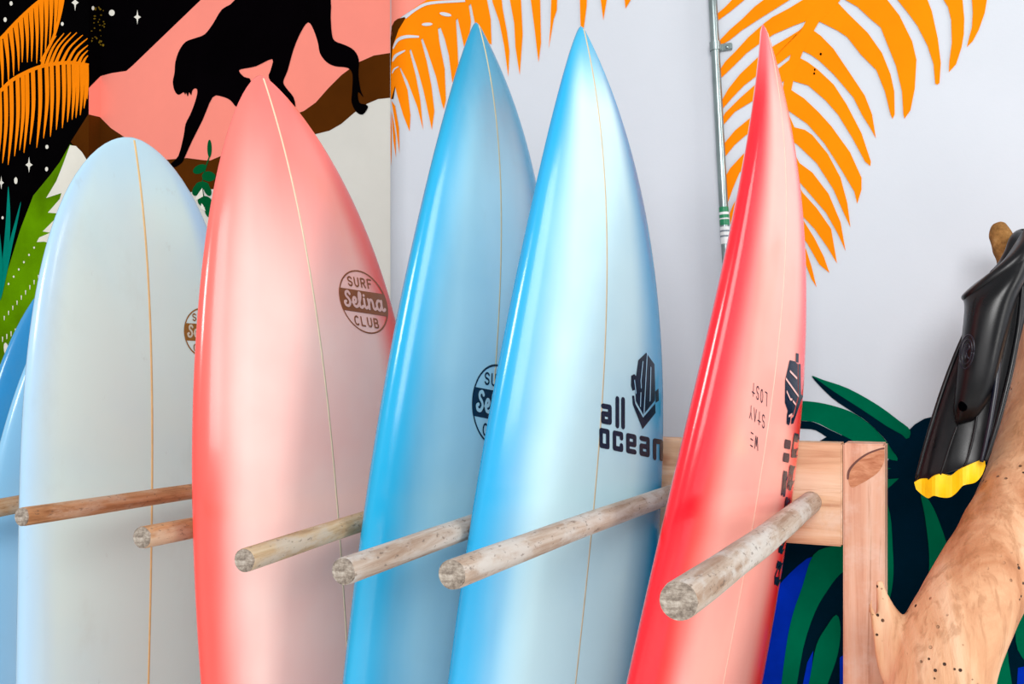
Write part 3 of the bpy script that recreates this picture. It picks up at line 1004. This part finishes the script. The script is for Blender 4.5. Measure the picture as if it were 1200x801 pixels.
BLOCK = {
    'o': [[(0.14, 0.1), (0.74, 0.1), (0.74, 0.9), (0.14, 0.9), (0.14, 0.1)]],
    'c': [[(0.76, 0.3), (0.76, 0.1), (0.14, 0.1), (0.14, 0.9), (0.76, 0.9), (0.76, 0.7)]],
    'e': [[(0.76, 0.1), (0.14, 0.1), (0.14, 0.9), (0.74, 0.9), (0.74, 0.48), (0.2, 0.48)]],
    'a': [[(0.14, 0.9), (0.74, 0.9), (0.74, 0.1), (0.14, 0.1), (0.14, 0.5), (0.7, 0.5)]],
    'n': [[(0.14, 0.0), (0.14, 0.9), (0.74, 0.9), (0.74, 0.0)]],
    'l': [[(0.2, 0.02), (0.2, 1.35)]],
}


def word(txt, font, x0, y0, w, h, adv):
    out = []
    for i, ch in enumerate(txt):
        for s in font[ch]:
            out.append([(x0 + i * adv + p[0] * w, y0 + p[1] * h) for p in s])
    return out


SCRIPT = [
    # S e l i n a, joined hand lettering, x 0..6, y 0..1
    catmull([(0.95, 1.2), (0.75, 1.42), (0.45, 1.3), (0.42, 1.0), (0.72, 0.72), (0.86, 0.4), (0.6, 0.05), (0.22, 0.08), (0.12, 0.36), (0.32, 0.46)], 4),
    catmull([(1.2, 0.42), (1.6, 0.5), (1.72, 0.78), (1.5, 0.92), (1.28, 0.6), (1.36, 0.18), (1.62, 0.04), (1.95, 0.2)], 4),
    catmull([(1.95, 0.2), (2.3, 0.8), (2.42, 1.3), (2.26, 1.42), (2.14, 1.0), (2.16, 0.2), (2.36, 0.04), (2.6, 0.2)], 4),
    catmull([(2.84, 0.9), (2.82, 0.3), (2.98, 0.04), (3.22, 0.2)], 4),
    [(2.86, 1.22), (2.88, 1.25)],
    catmull([(3.4, 0.02), (3.42, 0.5), (3.38, 0.92)], 4), catmull([(3.42, 0.5), (3.66, 0.88), (3.92, 0.84), (3.98, 0.5), (4.0, 0.16), (4.2, 0.05), (4.4, 0.2)], 4),
    catmull([(5.14, 0.82), (4.8, 0.94), (4.5, 0.6), (4.56, 0.14), (4.86, 0.06), (5.12, 0.4)], 4), catmull([(5.2, 0.94), (5.14, 0.5), (5.2, 0.12), (5.42, 0.08), (5.55, 0.2)], 4),
]


def club_emblem(key, c, ax, ay, ink, paper, ring=0.045):
    A = aff(c, ax, ay)
    inkm = flat('emblem_ink_' + key, ink, 0.25)
    papm = flat('emblem_lettering_' + key, paper, 0.25)
    polys = seg_polys([arc(0, 0, 0.97, 0.97, 0, 360, 49)], ring, A)
    xe = math.sqrt(1 - 0.35 ** 2)
    band = [(-xe, -0.35)] + [(math.cos(t), math.sin(t)) for t in np.linspace(math.pi + 0.357, math.pi - 0.357, 9)][1:-1] + [(-xe, 0.35), (xe, 0.35)] + [(math.cos(t), math.sin(t)) for t in np.linspace(0.357, -0.357, 9)][1:-1] + [(xe, -0.35)]
    polys += [[A(p) for p in band]]
    polys += seg_polys(word('SURF', THIN, -0.52, 0.47, 0.19, 0.27, 0.27), 0.05, A)
    polys += seg_polys(word('CLUB', THIN, -0.52, -0.76, 0.19, 0.27, 0.27), 0.05, A)
    board_print('printed_emblem', key, polys, inkm, 1, 'round printed club emblem', 4.0)
    sc = [[(-0.84 + p[0] * 0.305, -0.2 + p[1] * 0.33) for p in s] for s in SCRIPT]
    board_print('emblem_lettering', key, seg_polys(sc, 0.088, A), papm, 2, None, 4.0)


club_emblem('pink', (425.6, 353.6), (28.2, 4.3), (-6.5, -37.4), (150, 84, 50), (244, 190, 180))
club_emblem('blue1', (581.5, 475.0), (28.8, 5.6), (2.0, -48.5), (8, 48, 72), (176, 222, 236), 0.05)
club_emblem('pale', (237.5, 389.5), (22.2, 1.2), (-1.0, -29.0), (146, 98, 22), (206, 206, 186), 0.06)


def P680(p):
    return (680 + p[0] / 4.71, 390 + p[1] / 4.71)


INK = flat('navy_print_ink', (14, 34, 58), 0.25)
LINE_B = flat('pale_blue_print_line', (166, 212, 236), 0.25)
LINE_R = flat('pale_pink_print_line', (250, 196, 190), 0.25)


def shield_shapes():
    # unit shield: x -0.5..0.5, y -0.5..0.5, traced from the upright print
    def u(p):
        return ((p[0] - 352) / 155.0, -(p[1] - 319) / 422.0)
    block = [(318, 150), (362, 108), (408, 172), (412, 300), (410, 372), (347, 450), (305, 375), (301, 312), (286, 318), (278, 290), (279, 235), (296, 226), (306, 236)]
    chev = [(284, 345), (296, 345), (302, 390), (345, 466), (412, 388), (414, 440), (342, 530), (288, 395)]
    ear = [(412, 322), (430, 306), (432, 372), (414, 384)]
    ink = [[u(p) for p in q] for q in (block, chev, ear)]
    lines = [[(366, 112), (348, 448)], [(342, 158), (331, 262), (333, 300)], [(331, 330), (328, 402)], [(386, 190), (381, 372)], [(296, 262), (304, 330)]]
    return ink, [[u(p) for p in q] for q in lines]


s_ink, s_lines = shield_shapes()


def A_up(p):      # upright on the blue board (with the perspective slope already in the trace)
    return P680((352 + p[0] * 155.0, 319 - p[1] * 422.0))


txt = seg_polys(word('ocean', BLOCK, 0, 0, 0.84, 1.0, 1.0), 0.27, lambda p: P680((104 + p[0] * 74, 628 + p[0] * 14.5 - p[1] * 104)))
txt += seg_polys(word('a', BLOCK, 0, 0, 0.84, 1.0, 1.0) + [[(1.17, -0.02), (1.17, 1.42)], [(1.58, -0.02), (1.58, 1.42)]], 0.28, lambda p: P680((114 + p[0] * 76, 494 + p[0] * 13 - p[1] * 104)))
board_print('printed_lettering', 'blue2', txt, INK, 1, 'large dark blue two-line lettering')
board_print('printed_shield', 'blue2', [[A_up(p) for p in q] for q in s_ink], INK, 1, 'dark blue printed shield emblem')
board_print('shield_lines', 'blue2', seg_polys(s_lines, 0.026, A_up), LINE_B, 2)

# red board: the same print turned a quarter, and small upside-down lettering
A_rs = aff((929.0, 457.5), (8.0, -87.0), (-19.5, -13.0))
board_print('printed_shield', 'red', [[A_rs(p) for p in q] for q in s_ink], INK, 1, 'dark printed shield lying on its side', 4.0)
board_print('shield_lines', 'red', seg_polys(s_lines, 0.03, A_rs), LINE_R, 2, None, 4.0)
txt = seg_polys(word('ocean', BLOCK, 0, 0, 0.84, 1.0, 1.0), 0.27, aff((911.6, 686.0), (5.0, -37.4), (-4.9, -1.4)))
txt += seg_polys(word('a', BLOCK, 0, 0, 0.84, 1.0, 1.0) + [[(1.17, -0.02), (1.17, 1.3)], [(1.58, -0.02), (1.58, 1.3)]], 0.28, aff((919.6, 581.0), (3.7, -38.0), (-4.6, -1.1)))
board_print('printed_lettering', 'red', txt, INK, 1, 'dark two-line lettering running up the board', 4.0)


def P860(p):
    return (860 + p[0] / 5.34, 400 + p[1] / 5.34)


txt = []
for wd, (ox, oy) in (('LOST', (208, 352)), ('STAY', (192, 492)), ('WE', (150, 628))):
    adv = (-26, -19) if wd != 'WE' else (-30, -22)
    for i, ch in enumerate(wd):
        wx = 0.62 if ch != 'E' else 0.6
        for s in THIN[ch]:
            txt += seg_polys([[(p[0] * wx, p[1]) for p in s]], 0.09, lambda p, i=i: P860((ox + (i + p[0]) * adv[0] - p[1] * 3, oy - 28 + (i + p[0]) * adv[1] + p[1] * 80)))
board_print('small_lettering', 'red', txt, INK, 1, 'small hand-drawn lettering, upside down', 4.0)

# ------------------------------------------------------------------ rack: beam, post, pegs
YB = 1.228
rack = thing('surfboard_rack', 'pine beam and post rack with round weathered pegs dividing the surfboards', 'rack', W((-0.105, YB + 0.02, -H / K)))


def box(name, x0, x1, y0, y1, z0, z1, mat, root, bev=0.0025):
    """box in survey units with its origin at its centre"""
    c = W(((x0 + x1) / 2, (y0 + y1) / 2, (z0 + z1) / 2))
    bm = bmesh.new()
    bmesh.ops.create_cube(bm, size=1.0, matrix=Matrix.Diagonal(((x1 - x0) * K, (y1 - y0) * K, (z1 - z0) * K, 1)))
    bmesh.ops.bevel(bm, geom=bm.edges[:], offset=bev, segments=2, affect='EDGES')
    o = from_bm(name, bm, mat)
    o.location = c
    keep(o, root)
    return o


M['knot_seam'] = flat('dark_knot_seam', (112, 74, 66), 0.6, 0.2)
XS = unproj(988, 580, YB)[0]
XE = unproj(1037, 580, YB)[0]
ZTOP = unproj(988, 519.5, YB)[2]
ZBOT = unproj(988, 640.5, YB)[2]
box('crossbeam', -1.75, XS - 0.0008, YB, YB + 0.035, ZBOT, ZTOP, M['beam'], rack)
box('post', XS, XE, YB - 0.001, YB + 0.045, -H / K + 0.0005, ZTOP + 0.0005, M['post'], rack)
box('post', -1.80, -1.7505, YB - 0.001, YB + 0.045, -H / K + 0.0005, ZTOP + 0.0005, M['post'], rack)
# the knot on the post: a flush inset of darker wood with a dark seam along its upper side
for nm, pts, mt, d in (('wood_knot', [(994, 562), (996, 551), (1004, 541), (1016, 532), (1030, 526.5), (1036, 525.5), (1036, 540), (1030, 552), (1020, 560), (1008, 567), (998, 571)], 'knot', 0.0014),
                       ('knot_seam', [(992.5, 560), (994, 550), (1003, 539.5), (1016, 530.5), (1030, 525.3), (1036, 524.3), (1036, 526), (1030, 527.2), (1016, 533), (1004, 542), (996.5, 551.5), (994.5, 561)], 'knot_seam', 0.0017)):
    v, f = flat_mesh([crv(pts, 4)])
    me = bpy.data.meshes.new(nm)
    me.from_pydata([W(unproj(x, y, YB - d)) for x, y in v], [], f)
    keep(link(nm, me, M[mt]), rack)

PEGS = [  # tip pixel, tip depth, a pixel it passes through, base x, radius, wood
    ((795, 704), 0.62, (950, 588), -0.165, 0.0128, 'peg_grey'),
    ((529, 673), 0.62, (785, 580), -0.306, 0.0108, 'peg_grey'),
    ((402, 669.5), 0.69, (551, 615), -0.452, 0.0114, 'peg_grey'),
    ((286, 656.5), 0.70, (424, 612), -0.600, 0.0106, 'peg_tan'),
    ((166, 629.5), 0.74, (225, 618), -0.755, 0.0108, 'peg_brown'),
    ((25, 605.5), 0.72, (225, 576), -0.885, 0.0096, 'peg_brown'),
    ((-60, 606), 0.80, (18, 591), -1.045, 0.0112, 'peg_brown'),
    ((-40, 592), 0.90, (2, 583), -1.157, 0.0085, 'peg_brown'),
]
for i, (tp, ty, th, bx, rad, mt) in enumerate(PEGS):
    tip = unproj(tp[0], tp[1], ty)
    sl = (th[1] - tp[1]) / (th[0] - tp[0])
    bpx = proj(np.array([bx, YB, 0.0]))[0]
    base = unproj(bpx, tp[1] + sl * (bpx - tp[0]), YB + 0.012)
    a, b = W(tip), W(base)
    ln_ = (b - a).length
    r = rad * K
    bm = bmesh.new()
    seg = 28
    rings = []
    zs = [0.0, 0.0016, 0.004] + list(np.linspace(0.03, ln_, 26))
    for k, z in enumerate(zs):
        ring = []
        for q in np.linspace(0, 2 * math.pi, seg, endpoint=False):
            rr = r * (1 + 0.05 * mnoise.noise(Vector((math.cos(q) * 1.2 + i * 9, math.sin(q) * 1.2, z * 7))))
            rr *= (0.93, 0.975, 1.0)[k] if k < 3 else 1.0
            bow = 0.004 * math.sin(z / ln_ * math.pi) * (1 if i % 2 else -1)
            ring.append(bm.verts.new((math.cos(q) * rr + bow, math.sin(q) * rr, z)))
        rings.append(ring)
    for r0, r1 in zip(rings[:-1], rings[1:]):
        for j in range(seg):
            bm.faces.new((r0[j], r0[(j + 1) % seg], r1[(j + 1) % seg], r1[j]))
    bm.faces.new(rings[-1])
    bmesh.ops.recalc_face_normals(bm, faces=bm.faces)
    me = bpy.data.meshes.new('peg')
    bm.to_mesh(me)
    bm.free()
    peg = link('peg', me, M[mt], None, True)
    peg.location = a
    peg.rotation_euler = (b - a).to_track_quat('Z', 'Y').to_euler()
    keep(peg, rack)
    # sawn end grain
    bm = bmesh.new()
    c0 = bm.verts.new((0, 0, -0.0003))
    ring = [bm.verts.new((math.cos(q) * r * 0.97, math.sin(q) * r * 0.97, 0.0001)) for q in np.linspace(0, 2 * math.pi, seg, endpoint=False)]
    for j in range(seg):
        bm.faces.new((c0, ring[(j + 1) % seg], ring[j]))
    ring2 = [bm.verts.new((v.co.x, v.co.y, 0.003)) for v in ring]
    for j in range(seg):
        bm.faces.new((ring[j], ring[(j + 1) % seg], ring2[(j + 1) % seg], ring2[j]))
    end = from_bm('sawn_end', bm, M['peg_end'], peg)
    peg['label'] = 'round weathered peg' if mt == 'peg_grey' else 'round brown peg'

# ------------------------------------------------------------------ driftwood
def drift_mat():
    n = N('driftwood', 0.6, 0.3)
    v = n.coords((9, 9, 3.2))
    f = n.noise(v, 1.0, 6, 0.6, 0.8)
    col = n.ramp(f, [(0.25, (132, 80, 46)), (0.40, (182, 124, 86)), (0.55, (208, 158, 120)), (0.75, (226, 190, 158))])
    g = n.noise(n.coords((14, 14, 7)), 1.0, 5, 0.6)
    col = n.mix(n.smooth(g, 0.58, 0.72, 0, 0.5), col, (170, 134, 112))
    st = n.noise(n.coords((70, 70, 10)), 1.0, 4, 0.6, 0.5)
    col = n.mix(n.smooth(st, 0.5, 0.66, 0, 0.45), col, (150, 98, 60))
    vo = n.new('ShaderNodeTexVoronoi')
    vo.inputs['Scale'].default_value = 105.0
    vo.inputs['Randomness'].default_value = 1.0
    n.ln(n.coords(), vo.inputs['Vector'])
    mask = n.smooth(n.noise(n.coords((10, 10, 10)), 1.0, 2, 0.5), 0.5, 0.56)
    sep = n.new('ShaderNodeSeparateColor')
    n.ln(vo.outputs['Color'], sep.inputs[0])
    few = n.smooth(sep.outputs[0], 0.44, 0.46)
    hole = n.math('MULTIPLY', n.math('MULTIPLY', n.smooth(vo.outputs['Distance'], 0.26, 0.17), mask), few)
    col = n.mix(hole, col, (52, 28, 16))
    n.color(col)
    n.bump(n.math('SUBTRACT', n.math('ADD', f, n.math('MULTIPLY', st, 0.5)), hole), 0.8, 0.006)
    return n.m


M['drift'] = drift_mat()


def stub_mat():
    n = N('sawn_brown_branch_end', 0.8, 0.15)
    f = n.noise(n.coords((60, 60, 60)), 1.0, 6, 0.7)
    n.color(n.ramp(f, [(0.3, (96, 62, 30)), (0.55, (156, 112, 62)), (0.75, (190, 146, 92))]))
    n.bump(f, 0.6, 0.004)
    return n.m


M['stub'] = stub_mat()


def path(pts, n=8):
    """(px, py, depth, radius px) control points -> world points and radii"""
    c = catmull(pts, n)
    P, R = [], []
    for x, y, Y, r in c:
        q = unproj(x, y, Y)
        P.append(W(q))
        R.append(max(r, 0.6) / F * float(q @ FW) * K)
    return P, R


DW = W((unproj(1096, 801, 1.10)[0], 1.10, -H / K))
drift = thing('driftwood', 'bleached forked driftwood branch full of worm holes leaning by the rack post', 'driftwood', DW)
bm = bmesh.new()
base_pts = [(1080, 1560, 1.10, 84), (1084, 1300, 1.10, 80), (1090, 1050, 1.10, 70), (1094, 900, 1.10, 62), (1097, 830, 1.10, 60), (1106, 775, 1.10, 58), (1134, 712, 1.12, 55), (1172, 640, 1.17, 50), (1204, 555, 1.25, 45), (1228, 470, 1.305, 42), (1238, 400, 1.32, 40), (1232, 350, 1.325, 34)]
P, R = path(base_pts)
tube(bm, P, R, 40)
P, R = path([(1090, 830, 1.10, 40), (1073, 790, 1.10, 38), (1054, 755, 1.098, 26), (1041, 722, 1.095, 14), (1035.5, 704, 1.093, 8.5), (1032, 690, 1.091, 5.5), (1030.5, 680, 1.091, 4.8)])
tube(bm, P, R, 28)
P, R = path([(1040, 768, 1.092, 12), (1030, 750, 1.088, 6), (1024, 728, 1.084, 4.2), (1021.0, 712, 1.083, 3.4), (1021.5, 702, 1.083, 2.6)])
tube(bm, P, R, 12)
P, R = path([(1045, 795, 1.092, 12), (1034, 775, 1.088, 8), (1027, 752, 1.085, 4.0), (1024.5, 741, 1.084, 2.6)])
tube(bm, P, R, 12)
P, R = path([(1236, 420, 1.32, 30), (1215, 372, 1.325, 22), (1194, 335, 1.325, 15), (1179, 312, 1.322, 11)])
tube(bm, P, R, 20)
me = bpy.data.meshes.new('trunk')
bm.to_mesh(me)
bm.free()
tmp = bpy.data.objects.new('trunk', me)
COL.objects.link(tmp)
md = tmp.modifiers.new('remesh', 'REMESH')
md.mode = 'VOXEL'
md.voxel_size = 0.0034
md = tmp.modifiers.new('smooth', 'SMOOTH')
md.iterations = 8
md.factor = 0.5
bpy.context.view_layer.update()
dg = bpy.context.evaluated_depsgraph_get()
me2 = bpy.data.meshes.new_from_object(tmp.evaluated_get(dg))
bpy.data.objects.remove(tmp)
nv = len(me2.vertices)
vco, vno = np.empty(nv * 3), np.empty(nv * 3)
me2.vertices.foreach_get('co', vco)
me2.vertices.foreach_get('normal', vno)
amp = np.repeat([mnoise.fractal(Vector((x * 9, y * 9, z * 4)), 1.0, 2.0, 4) for x, y, z in vco.reshape(-1, 3)], 3)
me2.vertices.foreach_set('co', vco + vno * amp * 0.0035)
me2.update()
me2.name = 'trunk'
keep(link('trunk', me2, M['drift'], None, True), drift)
bm = bmesh.new()
P, R = path([(1184, 325, 1.318, 8), (1181, 312, 1.32, 10), (1178, 298, 1.32, 11.5), (1174, 282, 1.32, 12.5), (1172, 270, 1.32, 11), (1171.5, 263, 1.32, 7), (1171.5, 260, 1.32, 2)], 5)
rings = tube(bm, P, R, 20)
for v in bm.verts:
    v.co += Vector((mnoise.noise(v.co * 60), mnoise.noise(v.co * 60 + Vector((5, 0, 0))), mnoise.noise(v.co * 60 + Vector((0, 7, 0))))) * 0.0022
keep(from_bm('branch_stub', bm, M['stub'], None, True), drift)

# ------------------------------------------------------------------ swim fin
def rubber():
    n = N('black_rubber', 0.34, 0.28)
    f = n.noise(n.coords((30, 30, 10)), 1.0, 5, 0.6)
    n.color(n.ramp(f, [(0.3, (4, 4, 6)), (0.75, (14, 14, 18))]))
    r = n.smooth(f, 0.35, 0.7, 0.26, 0.45)
    n.ln(r, n.p.inputs['Roughness'])
    return n.m


M['rubber'] = rubber()
M['rubber_rail'] = flat('dark_navy_rubber', (14, 16, 32), 0.3)
M['yellow'] = flat('yellow_rubber', (255, 204, 8), 0.4)
YF = 1.235
fin = thing('swim_fin', 'black rubber swim fin with yellow blade tip hanging on the driftwood', 'swim fin', W(unproj(1112, 583, YF)))


def slab(name, left, right, depth0, depth1, thick, mat, across=10, bow=0.0, n=5, wav=0.0):
    """plate between two edge curves given in the frame, thick survey units deep"""
    Lc, Rc = catmull(left, n), catmull(right, n)
    m = len(Lc)
    fr_, bk = [], []
    bm = bmesh.new()
    for i in range(m):
        rf, rb = [], []
        Y = depth0 + (depth1 - depth0) * i / (m - 1)
        for j in range(across + 1):
            t = j / across
            x = Lc[i][0] * (1 - t) + Rc[i][0] * t
            y = Lc[i][1] * (1 - t) + Rc[i][1] * t
            d = Y - bow * 4 * t * (1 - t) + wav * math.sin(t * 4 * math.pi)
            rf.append(bm.verts.new(W(unproj(x, y, d))))
            rb.append(bm.verts.new(W(unproj(x, y, d)) + Vector((0, thick * K, 0))))
        fr_.append(rf)
        bk.append(rb)
    for i in range(m - 1):
        for j in range(across):
            bm.faces.new((fr_[i][j], fr_[i][j + 1], fr_[i + 1][j + 1], fr_[i + 1][j]))
            bm.faces.new((bk[i][j], bk[i + 1][j], bk[i + 1][j + 1], bk[i][j + 1]))
        for j in (0, across):
            bm.faces.new((fr_[i][j], fr_[i + 1][j], bk[i + 1][j], bk[i][j]))
    for i in (0, m - 1):
        for j in range(across):
            bm.faces.new((fr_[i][j], bk[i][j], bk[i][j + 1], fr_[i][j + 1]))
    bmesh.ops.recalc_face_normals(bm, faces=bm.faces)
    return from_bm(name, bm, mat, None, True)


blade_L = [(1150, 345), (1135, 375), (1123, 407), (1108, 446), (1095, 485), (1083, 524), (1074, 556), (1071.5, 566)]
blade_R = [(1210, 318), (1204, 360), (1196, 395), (1187, 432), (1177, 470), (1167, 500), (1159, 525), (1154.5, 541)]
o = slab('blade', blade_L, blade_R, YF, YF - 0.03, 0.007, M['rubber'], 12, 0.006)
keep(o, fin)
tip_L = [(1072.5, 562), (1071.3, 567), (1072, 573)]
# yellow scalloped tip: outline polygon, extruded
top = [(1071.3, 565), (1078, 561), (1086, 560.5), (1088, 562), (1094, 557.5), (1104, 555), (1114, 557), (1122, 551), (1132, 546), (1142, 541.5), (1148, 539), (1153.5, 535.5)]
bot = [(1155, 545), (1151, 556), (1143, 565), (1132, 567.5), (1127, 570), (1121, 577), (1113, 582.5), (1103, 582.5), (1094, 580.5), (1088, 583.5), (1080, 579), (1073.5, 573)]
v, f = flat_mesh([crv(top, 2)[:-2] + crv(bot, 3)[:-3]] if False else [catmull(top, 3) + catmull(bot, 3)], np.arange(1076, 1154, 4))
bm = bmesh.new()


def fin_front(x, y):
    t = (x - 1071) / 84.0
    return YF - 0.034 - 0.006 * 4 * max(0, t * (1 - t)) + 0.004 * math.sin(t * 5 * math.pi)


fv = [bm.verts.new(W(unproj(x, y, fin_front(x, y)))) for x, y in v]
for q in f:
    bm.faces.new([fv[k] for k in q])
geo = bmesh.ops.extrude_face_region(bm, geom=bm.faces[:])
bmesh.ops.translate(bm, vec=(0, 0.009 * K, 0), verts=[g for g in geo['geom'] if isinstance(g, bmesh.types.BMVert)])
bmesh.ops.recalc_face_normals(bm, faces=bm.faces)
keep(from_bm('yellow_tip', bm, M['yellow']), fin)


def loft(name, stations, mat, seg=20, cap0=True, cap1=True, n=5):
    """stations: left px, right px, front bulge, depth -> bulged shell with flat back"""
    flat_st = [(l[0], l[1], r[0], r[1], bu, dp) for l, r, bu, dp in stations]
    c = catmull(flat_st, n)
    bm = bmesh.new()
    rings = []
    for lx, ly, rx, ry, bu, dp in c:
        ring = []
        for t in np.linspace(0, math.pi, seg):
            u = (1 - math.copysign(abs(math.cos(t)) ** 0.72, math.cos(t))) / 2
            s = math.sin(t) ** 0.72
            ring.append(bm.verts.new(W(unproj(lx + (rx - lx) * u, ly + (ry - ly) * u, dp - bu * s))))
        ring.append(bm.verts.new(W(unproj(rx, ry, dp + 0.004))))
        ring.append(bm.verts.new(W(unproj(lx, ly, dp + 0.004))))
        rings.append(ring)
    k = len(rings[0])
    for r0, r1 in zip(rings[:-1], rings[1:]):
        for j in range(k):
            bm.faces.new((r0[j], r0[(j + 1) % k], r1[(j + 1) % k], r1[j]))
    if cap0:
        bm.faces.new(rings[0])
    if cap1:
        bm.faces.new(rings[-1])
    bmesh.ops.recalc_face_normals(bm, faces=bm.faces)
    return from_bm(name, bm, mat, None, True)


o = loft('foot_pocket', [((1128, 349), (1214, 288), 0.030, YF - 0.006), ((1130, 358), (1206, 318), 0.038, YF - 0.008), ((1129, 375), (1192, 352), 0.040, YF - 0.01), ((1125, 410), (1180, 398), 0.038, YF - 0.014), ((1120, 450), (1169, 444), 0.034, YF - 0.018), ((1117, 478), (1158, 470), 0.026, YF - 0.022), ((1119, 492), (1147, 486), 0.012, YF - 0.026), ((1121, 497), (1141, 492), 0.003, YF - 0.028)], M['rubber'])
keep(o, fin)
o = loft('heel_rim', [((1172, 312), (1204, 262), 0.010, YF + 0.0), ((1160, 320), (1210, 272), 0.024, YF - 0.004), ((1142, 332), (1213, 284), 0.031, YF - 0.006), ((1127, 346), (1214, 294), 0.033, YF - 0.006), ((1128, 352), (1212, 302), 0.031, YF - 0.006)], M['rubber'])
keep(o, fin)
# side rails and blade ribs
for nm, pts, rr, mt in (('side_rail', [(1177, 352), (1176, 372), (1171, 410), (1167, 450), (1161, 490), (1155, 520), (1150, 541)], 3.4, 'rubber_rail'),
                        ('side_rail', [(1199, 330), (1194, 380), (1186, 425), (1178, 460), (1169, 495), (1160, 524), (1154.5, 540)], 3.4, 'rubber'),
                        ('side_rail', [(1139, 372), (1123, 408), (1108, 447), (1095, 486), (1084, 522), (1074, 560)], 2.6, 'rubber'),
                        ('blade_rib', [(1146, 480), (1142, 505), (1136, 530), (1130, 547)], 1.4, 'rubber'),
                        ('blade_rib', [(1122, 498), (1114, 520), (1106, 545), (1102, 556)], 1.4, 'rubber')):
    c = catmull(pts, 5)
    P = [W(unproj(x, y, YF - 0.010 - 0.030 * (y - 345) / 220 - (0.012 if nm == 'side_rail' and rr > 3 else 0.002))) for x, y in c]
    bm = bmesh.new()
    tube(bm, P, [rr / F * 1.15 * K * (0.6 + 0.4 * math.sin(math.pi * min(1, 0.15 + 0.85 * i / len(P)))) for i in range(len(P))], 12)
    keep(from_bm(nm, bm, M[mt], None, True), fin)
# drain hole, embossed ring badge
def on_pocket(x, y):
    return YF - 0.0475 + 0.0225 * max(0, (y - 455) / 40.0) ** 1.2 - 0.003 * (1 - abs(x - 1148) / 30)


M['hole'] = flat('drain_hole_black', (2, 2, 3), 0.9, 0.0)
bm = bmesh.new()
c_ = W(unproj(1128.5, 475.5, YF - 0.046))
bmesh.ops.create_uvsphere(bm, u_segments=20, v_segments=10, radius=1.0, matrix=Matrix.Translation(c_) @ Matrix.Diagonal((0.0062, 0.004, 0.0078, 1)))
keep(from_bm('drain_hole', bm, M['hole'], None, True), fin)


def ring_on(pts, rr, dep):
    bm = bmesh.new()
    tube(bm, [W(unproj(x, y, dep(x, y))) for x, y in pts], rr / F * 1.13 * K, 8)
    return bm


def badge_d(x, y):
    return YF - 0.047 - 0.0011 * (x - 1124)


for rx, ry, nm in ((8.2, 20, 'badge_ring'), (5.6, 14.5, 'badge_ring')):
    pts = [(1133 + rx * math.cos(t) + 0.12 * ry * -math.sin(t), 412 + ry * math.sin(t)) for t in np.linspace(0, 2 * math.pi, 40)]
    keep(from_bm(nm, ring_on(pts, 0.75, badge_d), M['rubber_rail'], None, True), fin)
keep(from_bm('badge_mark', ring_on(catmull([(1131, 420), (1131, 410), (1134, 403), (1136, 407), (1132, 413), (1135, 420)], 4), 0.9, badge_d), M['rubber_rail'], None, True), fin)
# heel strap looped round the stub
bm = bmesh.new()
P = [W(unproj(x, y, d)) for x, y, d in catmull([(1166, 322, YF - 0.004), (1175, 312, YF + 0.02), (1184, 296, YF + 0.03), (1189, 282, YF + 0.04), (1196, 275, YF + 0.06), (1206, 276, YF + 0.085), (1216, 290, YF + 0.07), (1218, 310, YF + 0.01)], 6)]
tube(bm, P, 0.0085, 14)
keep(from_bm('heel_strap', bm, M['rubber'], None, True), fin)
